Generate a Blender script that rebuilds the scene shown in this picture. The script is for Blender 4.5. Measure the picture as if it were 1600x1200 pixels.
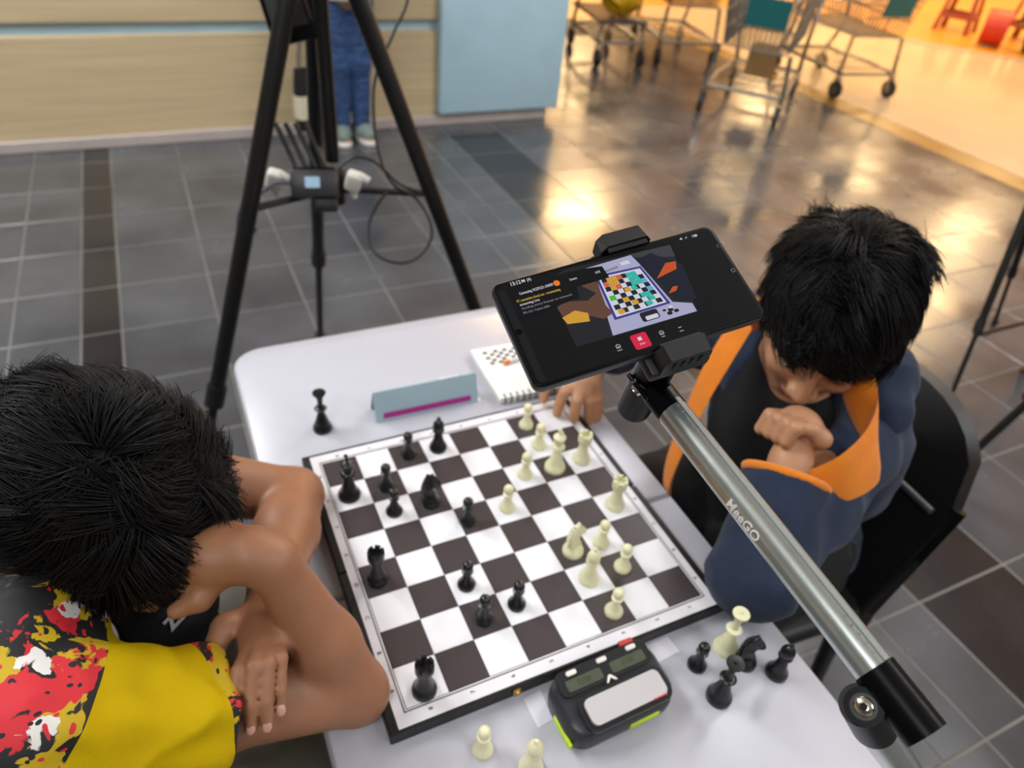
import bpy, bmesh, math, random
import numpy as np
from mathutils import Vector, Matrix, noise
random.seed(7); np.random.seed(7)
PI = math.pi
SC = bpy.context.scene
COL = SC.collection
for o in list(bpy.data.objects): bpy.data.objects.remove(o)

# ------------------------------------------------------------------ camera, world, lights, exposure
FOCUS = 0.47
cam_d = bpy.data.cameras.new('camera'); cam = bpy.data.objects.new('camera', cam_d); COL.objects.link(cam)
cam_d.sensor_width = 36.0; cam_d.lens = 1109.0/1600*36.0; cam_d.clip_start = .02; cam_d.clip_end = 100
RC = Matrix(((0.9056816758, -0.4159179882, 0.0821762081), (-0.2010647498, -0.5920250669, -0.7804353186), (0.3732474625, 0.6903032285, -0.6198127009)))
cr = Matrix((RC[0], -RC[1], -RC[2])).transposed()
cam.matrix_world = Matrix.Translation((-0.28248315, -0.5166588, 1.42995149)) @ cr.to_4x4()
cam_d.dof.use_dof = True; cam_d.dof.focus_distance = FOCUS; cam_d.dof.aperture_fstop = 6.4
SC.camera = cam
SC.view_settings.view_transform = 'Standard'; SC.view_settings.look = 'None'; SC.view_settings.gamma = 1.0
SC.view_settings.use_curve_mapping = False
SC.view_settings.exposure = 0.0
wd = bpy.data.worlds.new('world'); SC.world = wd; wd.use_nodes = True
wd.node_tree.nodes['Background'].inputs[0].default_value = (.9, .86, .8, 1); wd.node_tree.nodes['Background'].inputs[1].default_value = .25

ADDED_UPLIGHT = .3  # added upward fill that brightens the ceiling, as a share of the watts
# ceiling luminaires: (x, y, z, size x, size y, watts, colour kind)
NEUTRAL = (.955, .98, 1.0); WARM = (1.0, .68, .34)
LAMPS = [(-1.8, 1.3, 3.1, .6, 1.2, 50, 'n'), (3.0, -.7, 3.1, .6, 1.2, 34, 'n'), (-1.5, -1.6, 3.1, .6, 1.2, 26, 'n'), (1.2, -2.2, 3.1, .6, 1.2, 26, 'n'),
         (-1.6, 2.6, 3.1, .6, 1.2, 64, 'n'), (5.2, -2.0, 3.1, .6, 1.2, 14, 'n'), (2.6, 1.5, 3.1, .6, 1.2, 56, 'n'),  # last of this row is added to brighten the blue counter panel
         (5.36, 8.4, 3.3, 1.0, 1.0, 125, 'w'), (8.8, 14.9, 3.3, 1.4, 1.6, 105, 'w'), (11.3, 8.5, 3.3, 1.1, 1.1, 85, 'w'), (11.2, 5.9, 3.3, .9, .9, 70, 'w'),
         (8.72, 8.6, 3.3, .9, .9, 75, 'w'), (12.6, 12.6, 3.3, 1.2, 1.2, 80, 'w'), (6.0, 4.3, 3.3, .9, .9, 76, 'w'), (8.5, 4.6, 3.3, .9, .9, 76, 'w')]

# ------------------------------------------------------------------ materials
def lin(h):
    h = h.lstrip('#'); c = [int(h[i:i+2], 16)/255 for i in (0, 2, 4)]
    return tuple((v/12.92 if v <= .04045 else ((v+.055)/1.055)**2.4) for v in c) + (1.0,)
MATS = {}
def mat(name, col, rough=.5, metal=0., var=0., scale=8., bump=0., bscale=60., coat=0., emit=None, estr=1., alpha=None, spec=None, sheen=0., rvar=0., objrand=0., stretch=None, sss=0., world=False):
    m = bpy.data.materials.new(name); m.use_nodes = True; nt = m.node_tree; b = nt.nodes['Principled BSDF']
    c = lin(col) if isinstance(col, str) else col
    b.inputs['Base Color'].default_value = c; b.inputs['Roughness'].default_value = rough; b.inputs['Metallic'].default_value = metal
    b.inputs['Coat Weight'].default_value = coat
    if spec is not None: b.inputs['Specular IOR Level'].default_value = spec
    if sheen: b.inputs['Sheen Weight'].default_value = sheen; b.inputs['Sheen Roughness'].default_value = .5
    if sss:
        b.inputs['Subsurface Weight'].default_value = sss; b.inputs['Subsurface Radius'].default_value = (.008, .003, .0015); b.inputs['Subsurface Scale'].default_value = 1.0
    tc = nt.nodes.new('ShaderNodeTexCoord'); src = tc.outputs['Object']
    if world: src = nt.nodes.new('ShaderNodeNewGeometry').outputs['Position']
    if stretch:
        mp = nt.nodes.new('ShaderNodeMapping'); mp.inputs['Scale'].default_value = stretch; nt.links.new(src, mp.inputs['Vector']); src = mp.outputs['Vector']
    if var or rvar:
        n = nt.nodes.new('ShaderNodeTexNoise'); n.inputs['Scale'].default_value = scale; n.inputs['Detail'].default_value = 6; nt.links.new(src, n.inputs['Vector'])
    if var or objrand:
        h = nt.nodes.new('ShaderNodeHueSaturation'); h.inputs['Color'].default_value = c; nt.links.new(h.outputs['Color'], b.inputs['Base Color'])
        val = None
        if var:
            r = nt.nodes.new('ShaderNodeMapRange'); r.inputs['From Min'].default_value = .3; r.inputs['From Max'].default_value = .7
            r.inputs['To Min'].default_value = 1-var; r.inputs['To Max'].default_value = 1+var; nt.links.new(n.outputs['Fac'], r.inputs['Value']); val = r.outputs['Result']
        if objrand:
            oi = nt.nodes.new('ShaderNodeObjectInfo'); r2 = nt.nodes.new('ShaderNodeMapRange'); r2.inputs['To Min'].default_value = 1-objrand; r2.inputs['To Max'].default_value = 1+objrand
            nt.links.new(oi.outputs['Random'], r2.inputs['Value'])
            if val:
                mu = nt.nodes.new('ShaderNodeMath'); mu.operation = 'MULTIPLY'; nt.links.new(val, mu.inputs[0]); nt.links.new(r2.outputs['Result'], mu.inputs[1]); val = mu.outputs[0]
            else: val = r2.outputs['Result']
        nt.links.new(val, h.inputs['Value'])
    if rvar:
        r = nt.nodes.new('ShaderNodeMapRange'); r.inputs['From Min'].default_value = .3; r.inputs['From Max'].default_value = .7
        r.inputs['To Min'].default_value = max(.02, rough-rvar); r.inputs['To Max'].default_value = rough+rvar; nt.links.new(n.outputs['Fac'], r.inputs['Value']); nt.links.new(r.outputs['Result'], b.inputs['Roughness'])
    if bump:
        n2 = nt.nodes.new('ShaderNodeTexNoise'); n2.inputs['Scale'].default_value = bscale; n2.inputs['Detail'].default_value = 4; nt.links.new(src, n2.inputs['Vector'])
        bp = nt.nodes.new('ShaderNodeBump'); bp.inputs['Strength'].default_value = bump; bp.inputs['Distance'].default_value = .002
        nt.links.new(n2.outputs['Fac'], bp.inputs['Height']); nt.links.new(bp.outputs['Normal'], b.inputs['Normal'])
    if emit:
        b.inputs['Emission Color'].default_value = lin(emit) if isinstance(emit, str) else emit; b.inputs['Emission Strength'].default_value = estr
    if alpha is not None: b.inputs['Alpha'].default_value = alpha
    MATS[name] = m
    return m
def screen_mat(name, col, k=.55):
    return mat(name, '#050505', .35, emit=col, estr=k, spec=.12)

M_tile = mat('dark_floor_tile', '#494b4f', .2, var=.30, scale=3.0, rvar=.09, objrand=.10, world=True, bump=.10, bscale=7)
M_band = mat('black_floor_tile', '#262527', .2, var=.25, scale=3.0, rvar=.07, bump=.10, bscale=7, world=True)
M_grout = mat('pale_grout', '#6b6966', .75, var=.35, scale=2.5, world=True)
M_cream = mat('cream_polished_floor', '#d6c3a6', .14, var=.05, scale=1.2)
M_ochre = mat('ochre_floor_border', '#8f7136', .25, var=.15, scale=4)
M_yellowf = mat('yellow_shop_floor', '#d79a2e', .3, var=.1, scale=2)
M_greyf = mat('grey_threshold', '#a89a8c', .4)
M_wall = mat('plain_wall', '#c4c0b8', .8, var=.04)
M_ceil = mat('white_ceiling', '#d8d5cf', .9)
M_oak = mat('pale_oak_laminate', '#c2ae8a', .45, var=.13, scale=2.2, stretch=(.6, 1, 26))
M_aqua = mat('pale_aqua_laminate', '#aecddb', .4, var=.03)
M_plinth = mat('pinkish_plinth', '#b3a7a1', .5, var=.06)
M_black = mat('black_plastic', '#0d0d0e', .48, bump=.05, bscale=200)
M_blackg = mat('gloss_black_plastic', '#050507', .33, spec=.12)
M_blackm = mat('black_metal', '#171819', .35, metal=.3)
M_steel = mat('steel', '#b9b6ae', .22, metal=1.)
M_wire = mat('grey_zinc_wire', '#8f8b82', .4, metal=.6)
M_chrome = mat('chrome', '#d5d2c8', .12, metal=1.)
M_tube = mat('titanium_grey_metal', '#c0c8c5', .27, metal=.9, var=.06, scale=3, stretch=(30, 30, 1))
M_table = mat('white_marbled_plastic', '#b6b6bf', .26, var=.045, scale=3.0, bump=.03, bscale=40)
M_leg = mat('grey_metal', '#77797c', .4, metal=.8)
M_bp = mat('black_chess_plastic', '#101113', .3, var=.1)
M_wp = mat('cream_chess_plastic', '#dfdcb6', .38, var=.03, sss=.15)
M_sqd = mat('dark_brown_square', '#443d3e', .2, var=.05, scale=9)
M_sqw = mat('white_square', '#e2e1e6', .22, var=.025, scale=9)
M_sqf = mat('white_board_border', '#dcdadf', .25)
M_line = mat('grey_print', '#5e5a5e', .4)
M_ink = mat('dark_print', '#26252a', .5)
M_brass = mat('brass', '#b08a4e', .35, metal=.8)
M_red = mat('red_plastic', '#c8443f', .4)
M_clock = mat('charcoal_clock_plastic', '#2b2c31', .38, bump=.04, bscale=300)
M_clockd = mat('dark_clock_plastic', '#1d1e22', .3)
M_lcd = mat('green_lcd', '#4a5142', .25)
M_lcdi = mat('lcd_digits', '#39402f', .4)
M_rock = mat('silver_grey_button', '#bdb9ba', .35, var=.03)
M_lime = mat('lime_plastic', '#b4d51c', .4)
M_wplastic = mat('white_plastic', '#d9d6cf', .4)
M_paper = mat('white_paper', '#e4e3de', .7)
M_blank = mat('clear_sticker', '#d9d7e2', .3)
M_blue = mat('pale_blue_card', '#a3bcc8', .35, var=.06)
M_mag = mat('magenta_print', '#a82a86', .45)
M_glass = mat('acrylic_glare', '#e8eef0', .06, coat=.5)
M_orange = mat('orange_plastic', '#d98436', .5)
M_skin1 = mat('tan_skin', '#94664a', .5, var=.06, scale=30, sss=.12, bump=.06, bscale=250)
M_skin2 = mat('light_tan_skin', '#b58463', .5, var=.06, scale=30, sss=.12, bump=.06, bscale=250)
M_nail = mat('fingernail', '#c29384', .3)
M_lip = mat('lip', '#93584a', .45)
M_hair = mat('black_hair', '#0a0808', .55, spec=.25)
M_eye = mat('eye_white', '#d8d3cc', .2)
M_iris = mat('dark_iris', '#1c110b', .15)
M_navy = mat('navy_fleece', '#1e2a41', .95, var=.18, scale=40, bump=.35, bscale=260, sheen=.06)
M_or = mat('orange_fleece', '#dd7c10', .9, var=.08, scale=30, bump=.25, bscale=240, sheen=.2)
M_tee = mat('black_cotton', '#0e0e10', .9, bump=.2, bscale=300)
M_grey = mat('olive_grey_cloth', '#5d594e', .9, var=.1, scale=30, bump=.2, bscale=300)
M_jean = mat('blue_denim', '#2f4a76', .85, var=.22, scale=18, bump=.3, bscale=300)
M_shoe = mat('grey_canvas', '#6e7a75', .8)
M_teal = mat('teal_panel', '#1c6464', .45)
M_card = mat('brown_cardboard', '#9a7648', .8, var=.08)
M_yel = mat('yellow_bag', '#d7a413', .45, var=.12, scale=12)
M_pink = mat('dusty_red_plastic', '#a3553f', .45)
M_redp = mat('bright_red_plastic', '#c8371f', .4)
M_leaf = mat('green_leaf', '#3c5a38', .55, var=.2)
M_pot = mat('dark_pot', '#3a3028', .6)
M_creamc = mat('cream_canvas', '#cfc5ac', .8)
M_rub = mat('dark_rubber', '#2a2b2f', .6)
M_lampn = mat('neutral_diffuser', '#ffffff', .5, emit=NEUTRAL+(1,), estr=4)
M_lampw = mat('warm_diffuser', '#ffffff', .5, emit=WARM+(1,), estr=6)
M_sc = {k: screen_mat('screen_'+k, c, e) for k, (c, e) in dict(black=('#121315', .9), panel=('#1c1d20', .9), white=('#e4e6f2', .75), lilac=('#b9b9dc', .75), violet=('#4a45a0', .7), red=('#e0284c', .85), yellow=('#d9b53a', .8), amber=('#e0a53c', .8), teal=('#35c3b4', .8), cyan=('#5db6e6', .8), green=('#3fcf32', .8), coral=('#e0664a', .8), skin=('#6b4a3c', .8), dark=('#26272c', .9), navy=('#1e2230', .9), orange=('#d05a2a', .8), grey=('#8b8d97', .8), floor=('#43444a', .8), dot=('#f07a1e', .9)).items()}

def jersey_material(name, base):
    """printed splatter jersey: voronoi shards and noise splashes in yellow, red, black and white"""
    m = bpy.data.materials.new(name); m.use_nodes = True; nt = m.node_tree; b = nt.nodes['Principled BSDF']; b.inputs['Roughness'].default_value = .7
    N = nt.nodes.new; L = nt.links.new
    tc = N('ShaderNodeTexCoord'); mp = N('ShaderNodeMapping'); L(tc.outputs['Object'], mp.inputs['Vector']); mp.inputs['Scale'].default_value = (1, 1, 1.5)
    wn = N('ShaderNodeTexNoise'); wn.inputs['Scale'].default_value = 22; wn.inputs['Detail'].default_value = 2; L(mp.outputs['Vector'], wn.inputs['Vector'])
    ad = N('ShaderNodeMixRGB'); ad.blend_type = 'ADD'; ad.inputs['Fac'].default_value = .05; L(mp.outputs['Vector'], ad.inputs['Color1']); L(wn.outputs['Color'], ad.inputs['Color2'])
    prev = None
    def noise_mask(scale, lo, hi, off, detail=2):
        mm = N('ShaderNodeMapping'); mm.inputs['Location'].default_value = (off, off*1.7, -off); L(ad.outputs['Color'], mm.inputs['Vector'])
        n = N('ShaderNodeTexNoise'); n.inputs['Scale'].default_value = scale; n.inputs['Detail'].default_value = detail; L(mm.outputs['Vector'], n.inputs['Vector'])
        r = N('ShaderNodeMapRange'); r.inputs['From Min'].default_value = lo; r.inputs['From Max'].default_value = hi; L(n.outputs['Fac'], r.inputs['Value']); return r.outputs['Result']
    def over(below, col, mask):
        x = N('ShaderNodeMixRGB'); L(mask, x.inputs['Fac'])
        if isinstance(below, tuple): x.inputs['Color1'].default_value = below
        else: L(below, x.inputs['Color1'])
        x.inputs['Color2'].default_value = col; return x.outputs['Color']
    def drops(scale, rad, off):
        mm = N('ShaderNodeMapping'); mm.inputs['Location'].default_value = (off, 0, off); L(ad.outputs['Color'], mm.inputs['Vector'])
        v = N('ShaderNodeTexVoronoi'); v.inputs['Scale'].default_value = scale; L(mm.outputs['Vector'], v.inputs['Vector'])
        r = N('ShaderNodeMapRange'); r.inputs['From Min'].default_value = rad; r.inputs['From Max'].default_value = rad-.02; L(v.outputs['Distance'], r.inputs['Value']); return r.outputs['Result']
    c = over(lin(base), lin('#101012'), noise_mask(24, .52, .53, 3.1, 5))
    c = over(c, lin('#c4202c'), noise_mask(20, .56, .57, 8.3, 5))
    c = over(c, lin('#d9d6d2'), noise_mask(19, .61, .62, 15.2, 5))
    c = over(c, lin('#101012'), drops(75, .24, 1.0))
    c = over(c, lin('#c4202c'), drops(80, .22, 4.0))
    L(c, b.inputs['Base Color'])
    MATS[name] = m; return m
M_jersey = jersey_material('splatter_jersey', '#b99c02')
M_yellow = mat('yellow_jersey', '#b99c02', .75, spec=.12, var=.04, scale=20, bump=.15, bscale=500)
M_back = jersey_material('grey_pattern_jersey', '#2b2b2d')
nt = M_back.node_tree
for nd in nt.nodes:
    if nd.type == 'MIX_RGB' and nd.blend_type == 'MIX':
        nd.inputs['Color2'].default_value = lin('#4a4a4c') if nd.inputs['Color2'].default_value[0] > .1 else lin('#1c1c1e')

# ------------------------------------------------------------------ object helpers
def link_obj(name, me, m=None, parent=None, loc=(0, 0, 0)):
    o = bpy.data.objects.new(name, me); COL.objects.link(o)
    if m is not None: me.materials.append(m)
    o.location = loc
    if parent is not None: o.parent = parent
    return o
def tag(o, label, cat, group=None):
    o['label'] = label; o['category'] = cat
    if group: o['group'] = group
    return o
def thing(name, label, cat, loc=(0, 0, 0), rz=0., group=None):
    o = bpy.data.objects.new(name, None); COL.objects.link(o); o.location = loc; o.rotation_euler = (0, 0, rz); o.empty_display_size = .05
    return tag(o, label, cat, group)
def structure(o):
    o['kind'] = 'structure'; return o
def V(*a): return Vector(a)
def frame_for(d):
    d = Vector(d).normalized(); u = Vector((0, 0, 1)) if abs(d.z) < .95 else Vector((1, 0, 0))
    x = d.cross(u).normalized(); y = x.cross(d).normalized(); return x, y, d

class MB:
    def __init__(s): s.v = []; s.f = []
    def add(s, vs, fs):
        k = len(s.v); s.v += [tuple(p) for p in vs]; s.f += [tuple(i+k for i in f) for f in fs]; return s
    def box(s, c, size, rot=None):
        hx, hy, hz = (a/2 for a in size); c = Vector(c)
        vs = [Vector((x, y, z)) for x in (-hx, hx) for y in (-hy, hy) for z in (-hz, hz)]
        if rot is not None: vs = [rot @ p for p in vs]
        return s.add([p+c for p in vs], [(0, 1, 3, 2), (4, 6, 7, 5), (0, 4, 5, 1), (2, 3, 7, 6), (0, 2, 6, 4), (1, 5, 7, 3)])
    def rbox(s, c, size, b=.003, seg=2, rot=None):
        bm = bmesh.new(); bmesh.ops.create_cube(bm, size=1.0); bmesh.ops.scale(bm, vec=size, verts=bm.verts)
        bmesh.ops.bevel(bm, geom=list(bm.edges), offset=b, segments=seg, profile=.5, affect='EDGES')
        if rot is not None: bmesh.ops.transform(bm, matrix=rot.to_4x4(), verts=bm.verts)
        bmesh.ops.translate(bm, vec=c, verts=bm.verts); return s.bm(bm)
    def bm(s, bm):
        bm.verts.index_update(); s.add([v.co for v in bm.verts], [[v.index for v in f.verts] for f in bm.faces]); bm.free(); return s
    def cyl(s, a, b, r1, r2=None, seg=16, caps=True):
        r2 = r1 if r2 is None else r2; a = Vector(a); b = Vector(b); x, y, d = frame_for(b-a); vs = []
        for p, r in ((a, r1), (b, r2)):
            for i in range(seg): t = 2*PI*i/seg; vs.append(p+x*(r*math.cos(t))+y*(r*math.sin(t)))
        fs = [(i, (i+1) % seg, seg+(i+1) % seg, seg+i) for i in range(seg)]
        if caps: fs += [tuple(range(seg-1, -1, -1)), tuple(range(seg, 2*seg))]
        return s.add(vs, fs)
    def tube(s, pts, r, seg=8, closed=False, flat=1.0):
        pts = [Vector(p) for p in pts]; n = len(pts); vs = []; px = None
        for i, p in enumerate(pts):
            if closed: d = pts[(i+1) % n]-pts[i-1]
            else: d = pts[min(i+1, n-1)]-pts[max(i-1, 0)]
            d.normalize()
            if px is None: x, y, _ = frame_for(d)
            else:
                x = px-d*px.dot(d); x.normalize(); y = d.cross(x)
            px = x; rr = r[i] if isinstance(r, (list, tuple)) else r
            for k in range(seg): t = 2*PI*k/seg; vs.append(p+x*(rr*math.cos(t))+y*(rr*flat*math.sin(t)))
        fs = []
        for i in range(n if closed else n-1):
            j = (i+1) % n
            for k in range(seg): fs.append((i*seg+k, i*seg+(k+1) % seg, j*seg+(k+1) % seg, j*seg+k))
        if not closed: fs += [tuple(range(seg-1, -1, -1)), tuple(range((n-1)*seg, n*seg))]
        return s.add(vs, fs)
    def lathe(s, prof, c=(0, 0, 0), seg=24, R=None):
        c = Vector(c); vs = []; n = len(prof)
        for r, z in prof:
            for k in range(seg):
                t = 2*PI*k/seg; p = Vector((r*math.cos(t), r*math.sin(t), z)); p = R @ p if R is not None else p; vs.append(p+c)
        fs = [(i*seg+k, i*seg+(k+1) % seg, (i+1)*seg+(k+1) % seg, (i+1)*seg+k) for i in range(n-1) for k in range(seg)]
        if prof[0][0] > 1e-6: fs.append(tuple(range(seg-1, -1, -1)))
        if prof[-1][0] > 1e-6: fs.append(tuple((n-1)*seg+k for k in range(seg)))
        return s.add(vs, fs)
    def ball(s, c, r, seg=14, rings=8, sc=(1, 1, 1), R=None):
        prof = [(math.sin(PI*i/rings)*1.0, -math.cos(PI*i/rings)) for i in range(rings+1)]; c = Vector(c); vs = []
        for a, z in prof:
            for k in range(seg):
                t = 2*PI*k/seg; p = Vector((a*math.cos(t)*sc[0], a*math.sin(t)*sc[1], z*sc[2]))*r; p = R @ p if R is not None else p; vs.append(p+c)
        fs = [(i*seg+k, i*seg+(k+1) % seg, (i+1)*seg+(k+1) % seg, (i+1)*seg+k) for i in range(rings) for k in range(seg)]
        return s.add(vs, fs)
    def prism(s, poly, z0, z1, T=None):
        n = len(poly); vs = [Vector((x, y, z0)) for x, y in poly]+[Vector((x, y, z1)) for x, y in poly]
        if T is not None: vs = [T @ p for p in vs]
        return s.add(vs, [tuple(range(n-1, -1, -1)), tuple(range(n, 2*n))]+[(i, (i+1) % n, n+(i+1) % n, n+i) for i in range(n)])
    def mesh(s, name, smooth=40):
        me = bpy.data.meshes.new(name); me.from_pydata(s.v, [], s.f); bm = bmesh.new(); bm.from_mesh(me)
        bmesh.ops.remove_doubles(bm, verts=bm.verts, dist=1e-6); bmesh.ops.recalc_face_normals(bm, faces=bm.faces); bm.to_mesh(me); bm.free()
        if smooth:
            me.polygons.foreach_set('use_smooth', [True]*len(me.polygons)); me.set_sharp_from_angle(angle=math.radians(smooth))
        return me
    def build(s, name, m, parent=None, loc=(0, 0, 0), smooth=40): return link_obj(name, s.mesh(name, smooth), m, parent, loc)

def rrect(w, h, r, seg=5, cx=0, cy=0):
    out = []
    for sx, sy, a0 in ((1, 1, 0), (-1, 1, 90), (-1, -1, 180), (1, -1, 270)):
        for i in range(seg+1):
            t = math.radians(a0+90*i/seg); out.append((cx+sx*(w/2-r)+r*math.cos(t), cy+sy*(h/2-r)+r*math.sin(t)))
    return out
def text_mesh(txt, size, depth=.0002, bold=0., align='CENTER', width=None):
    cu = bpy.data.curves.new('lettering', 'FONT'); cu.body = txt; cu.size = size; cu.extrude = depth; cu.align_x = align; cu.align_y = 'CENTER'; cu.offset = bold; cu.resolution_u = 3
    o = bpy.data.objects.new('lettering', cu); COL.objects.link(o); dg = bpy.context.evaluated_depsgraph_get(); dg.update()
    me = bpy.data.meshes.new_from_object(o.evaluated_get(dg)); bpy.data.objects.remove(o); bpy.data.curves.remove(cu)
    if width:
        xs = [v.co.x for v in me.vertices]; k = width/max(1e-6, max(xs)-min(xs))
        for v in me.vertices: v.co.x *= k
    return me
def text_obj(name, txt, size, m, parent, T, depth=.0002, bold=0., align='CENTER', width=None):
    me = text_mesh(txt, size, depth, bold, align, width); me.transform(T); return link_obj(name, me, m, parent)
def copy_thing(o, parent=None):
    c = o.copy(); COL.objects.link(c)
    if parent is not None: c.parent = parent
    for ch in [x for x in bpy.data.objects if x.parent == o]: copy_thing(ch, c)
    return c

# ------------------------------------------------------------------ implicit-surface bodies (one continuous mesh per body)
class SDF:
    def __init__(s): s.p = []
    def cone(s, a, b, ra, rb=None, k=.012): s.p.append(('c', np.array(a, float), np.array(b, float), ra, ra if rb is None else rb, k)); return s
    def chain(s, pts, rs, k=.012):
        for i in range(len(pts)-1): s.cone(pts[i], pts[i+1], rs[i], rs[i+1], k)
        return s
    def ell(s, c, r, R=None, k=.012): s.p.append(('e', np.array(c, float), np.array(r, float), np.eye(3) if R is None else np.array(R, float), k)); return s
    def sub(s, c, r, R=None, k=.006): s.p.append(('s', np.array(c, float), np.array(r, float), np.eye(3) if R is None else np.array(R, float), k)); return s
    def subcone(s, a, b, ra, rb=None, k=.003): s.p.append(('sc', np.array(a, float), np.array(b, float), ra, ra if rb is None else rb, k)); return s
    def cut(s, p, n, c=None, r=None): s.p.append(('k', np.array(p, float), np.array(n, float)/np.linalg.norm(n), c if c is None else np.array(c, float), r)); return s
    def mesh(s, name, vox=.004, relax=2, disp=None):
        lo = np.full(3, 1e9); hi = -lo
        for q in s.p:
            if q[0] == 'c':
                for c, r in ((q[1], q[3]), (q[2], q[4])): lo = np.minimum(lo, c-r); hi = np.maximum(hi, c+r)
            elif q[0] == 'e': lo = np.minimum(lo, q[1]-q[2].max()); hi = np.maximum(hi, q[1]+q[2].max())
        lo -= vox*4; hi += vox*4
        n = np.ceil((hi-lo)/vox).astype(int)+1; D = np.full(n, .05, np.float32); ax = [lo[i]+vox*np.arange(n[i]) for i in range(3)]
        def region(l, h, mg):
            a = np.clip(np.floor((l-mg-lo)/vox).astype(int), 0, n); b = np.clip(np.ceil((h+mg-lo)/vox).astype(int)+1, 0, n)
            sl = tuple(slice(a[i], b[i]) for i in range(3)); g = np.meshgrid(*[ax[i][sl[i]] for i in range(3)], indexing='ij'); return sl, np.stack(g, -1).astype(np.float32)
        def dcone(P, a, b, ra, rb):
            ba = b-a; L2 = max(ba@ba, 1e-12); t = np.clip(((P-a)@ba)/L2, 0, 1); return np.linalg.norm(P-a-t[..., None]*ba, axis=-1)-(ra+(rb-ra)*t)
        def dell(P, c, r, R):
            q = (P-c)@R; k0 = np.linalg.norm(q/r, axis=-1); k1 = np.linalg.norm(q/(r*r), axis=-1)+1e-9; return k0*(k0-1)/k1
        for q in s.p:
            if q[0] in 'ce':
                if q[0] == 'c':
                    l = np.minimum(q[1]-q[3], q[2]-q[4]); h = np.maximum(q[1]+q[3], q[2]+q[4]); k = q[5]; sl, P = region(l, h, .05); d = dcone(P, *q[1:5])
                else:
                    k = q[4]; sl, P = region(q[1]-q[2].max(), q[1]+q[2].max(), .05); d = dell(P, *q[1:4])
                A = D[sl]; hh = np.clip(.5+.5*(A-d)/k, 0, 1); D[sl] = A*(1-hh)+d*hh-k*hh*(1-hh)
            elif q[0] in ('s', 'sc'):
                if q[0] == 's': sl, P = region(q[1]-q[2].max(), q[1]+q[2].max(), .03); d = -dell(P, *q[1:4]); k = q[4]
                else:
                    l = np.minimum(q[1]-q[3], q[2]-q[4]); h = np.maximum(q[1]+q[3], q[2]+q[4]); sl, P = region(l, h, .03); d = -dcone(P, *q[1:5]); k = q[5]
                A = D[sl]; hh = np.clip(.5-.5*(A-d)/k, 0, 1); D[sl] = A*(1-hh)+d*hh+k*hh*(1-hh)
            else:
                if q[3] is None: sl, P = region(lo, hi, 0)
                else: sl, P = region(q[3]-q[4], q[3]+q[4], 0)
                d = (P-q[1])@q[2]
                if q[3] is not None: d = np.where(np.linalg.norm(P-q[3], axis=-1) < q[4], d, -1)
                D[sl] = np.maximum(D[sl], d)
        I = D < 0
        cs = [I[i:n[0]-1+i, j:n[1]-1+j, k:n[2]-1+k] for i in (0, 1) for j in (0, 1) for k in (0, 1)]
        cnt = sum(c.astype(np.int8) for c in cs); act = (cnt > 0) & (cnt < 8); idx = np.argwhere(act); vid = np.full(act.shape, -1, np.int64); vid[act] = np.arange(len(idx))
        offs = np.array([(i, j, k) for i in (0, 1) for j in (0, 1) for k in (0, 1)]); val = np.stack([D[tuple((idx+o).T)] for o in offs], 1)
        pos = np.zeros((len(idx), 3)); num = np.zeros(len(idx))
        for a in range(8):
            for b in range(a+1, 8):
                if np.abs(offs[a]-offs[b]).sum() != 1: continue
                x = (val[:, a] < 0) != (val[:, b] < 0); t = val[:, a]/(val[:, a]-val[:, b]+1e-12); p = offs[a]+t[:, None]*(offs[b]-offs[a]); pos[x] += p[x]; num[x] += 1
        vs = lo+vox*(idx+pos/num[:, None]); quads = []
        for d in range(3):
            e = np.eye(3, dtype=int); u, w = e[(d+1) % 3], e[(d+2) % 3]
            A = I[tuple(slice(0, n[i]-e[d][i]) for i in range(3))]; B = I[tuple(slice(e[d][i], n[i]) for i in range(3))]
            pts = np.argwhere(A != B); ok = np.all((pts-u-w) >= 0, 1) & np.all(pts < np.array(act.shape), 1); pts = pts[ok]
            if not len(pts): continue
            inside = A[tuple(pts.T)]; q = np.stack([vid[tuple((pts-u-w).T)], vid[tuple((pts-w).T)], vid[tuple(pts.T)], vid[tuple((pts-u).T)]], 1)
            q = q[np.all(q >= 0, 1)] if np.any(q < 0) else q
            q[~inside[:len(q)]] = q[~inside[:len(q)]][:, ::-1]; quads.append(q)
        F = np.concatenate(quads)
        for _ in range(relax):
            acc = np.zeros_like(vs); c = np.zeros(len(vs))
            for a in range(4):
                i, j = F[:, a], F[:, (a+1) % 4]; np.add.at(acc, i, vs[j]); np.add.at(acc, j, vs[i]); np.add.at(c, i, 1); np.add.at(c, j, 1)
            vs = vs*.5+.5*acc/np.maximum(c, 1)[:, None]
        if disp is not None: vs = disp(vs, F)
        me = bpy.data.meshes.new(name); me.from_pydata(vs.tolist(), [], F.tolist()); me.polygons.foreach_set('use_smooth', [True]*len(me.polygons)); me.update(); return me
def vnormals(vs, F):
    nn = np.cross(vs[F[:, 2]]-vs[F[:, 0]], vs[F[:, 3]]-vs[F[:, 1]]); N = np.zeros_like(vs)
    for a in range(4): np.add.at(N, F[:, a], nn)
    return N/(np.linalg.norm(N, axis=1)[:, None]+1e-12)
def wrinkles(amp, sc, stretch=(1, 1, 1)):
    def fn(vs, F):
        N = vnormals(vs, F); st = np.array(stretch)*sc
        d = np.array([noise.noise(Vector(p*st)) + .5*noise.noise(Vector(p*st*2.1+3)) for p in vs]); d = -np.abs(d)*1.4+.45
        return vs+N*(amp*d)[:, None]
    return fn
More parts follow.
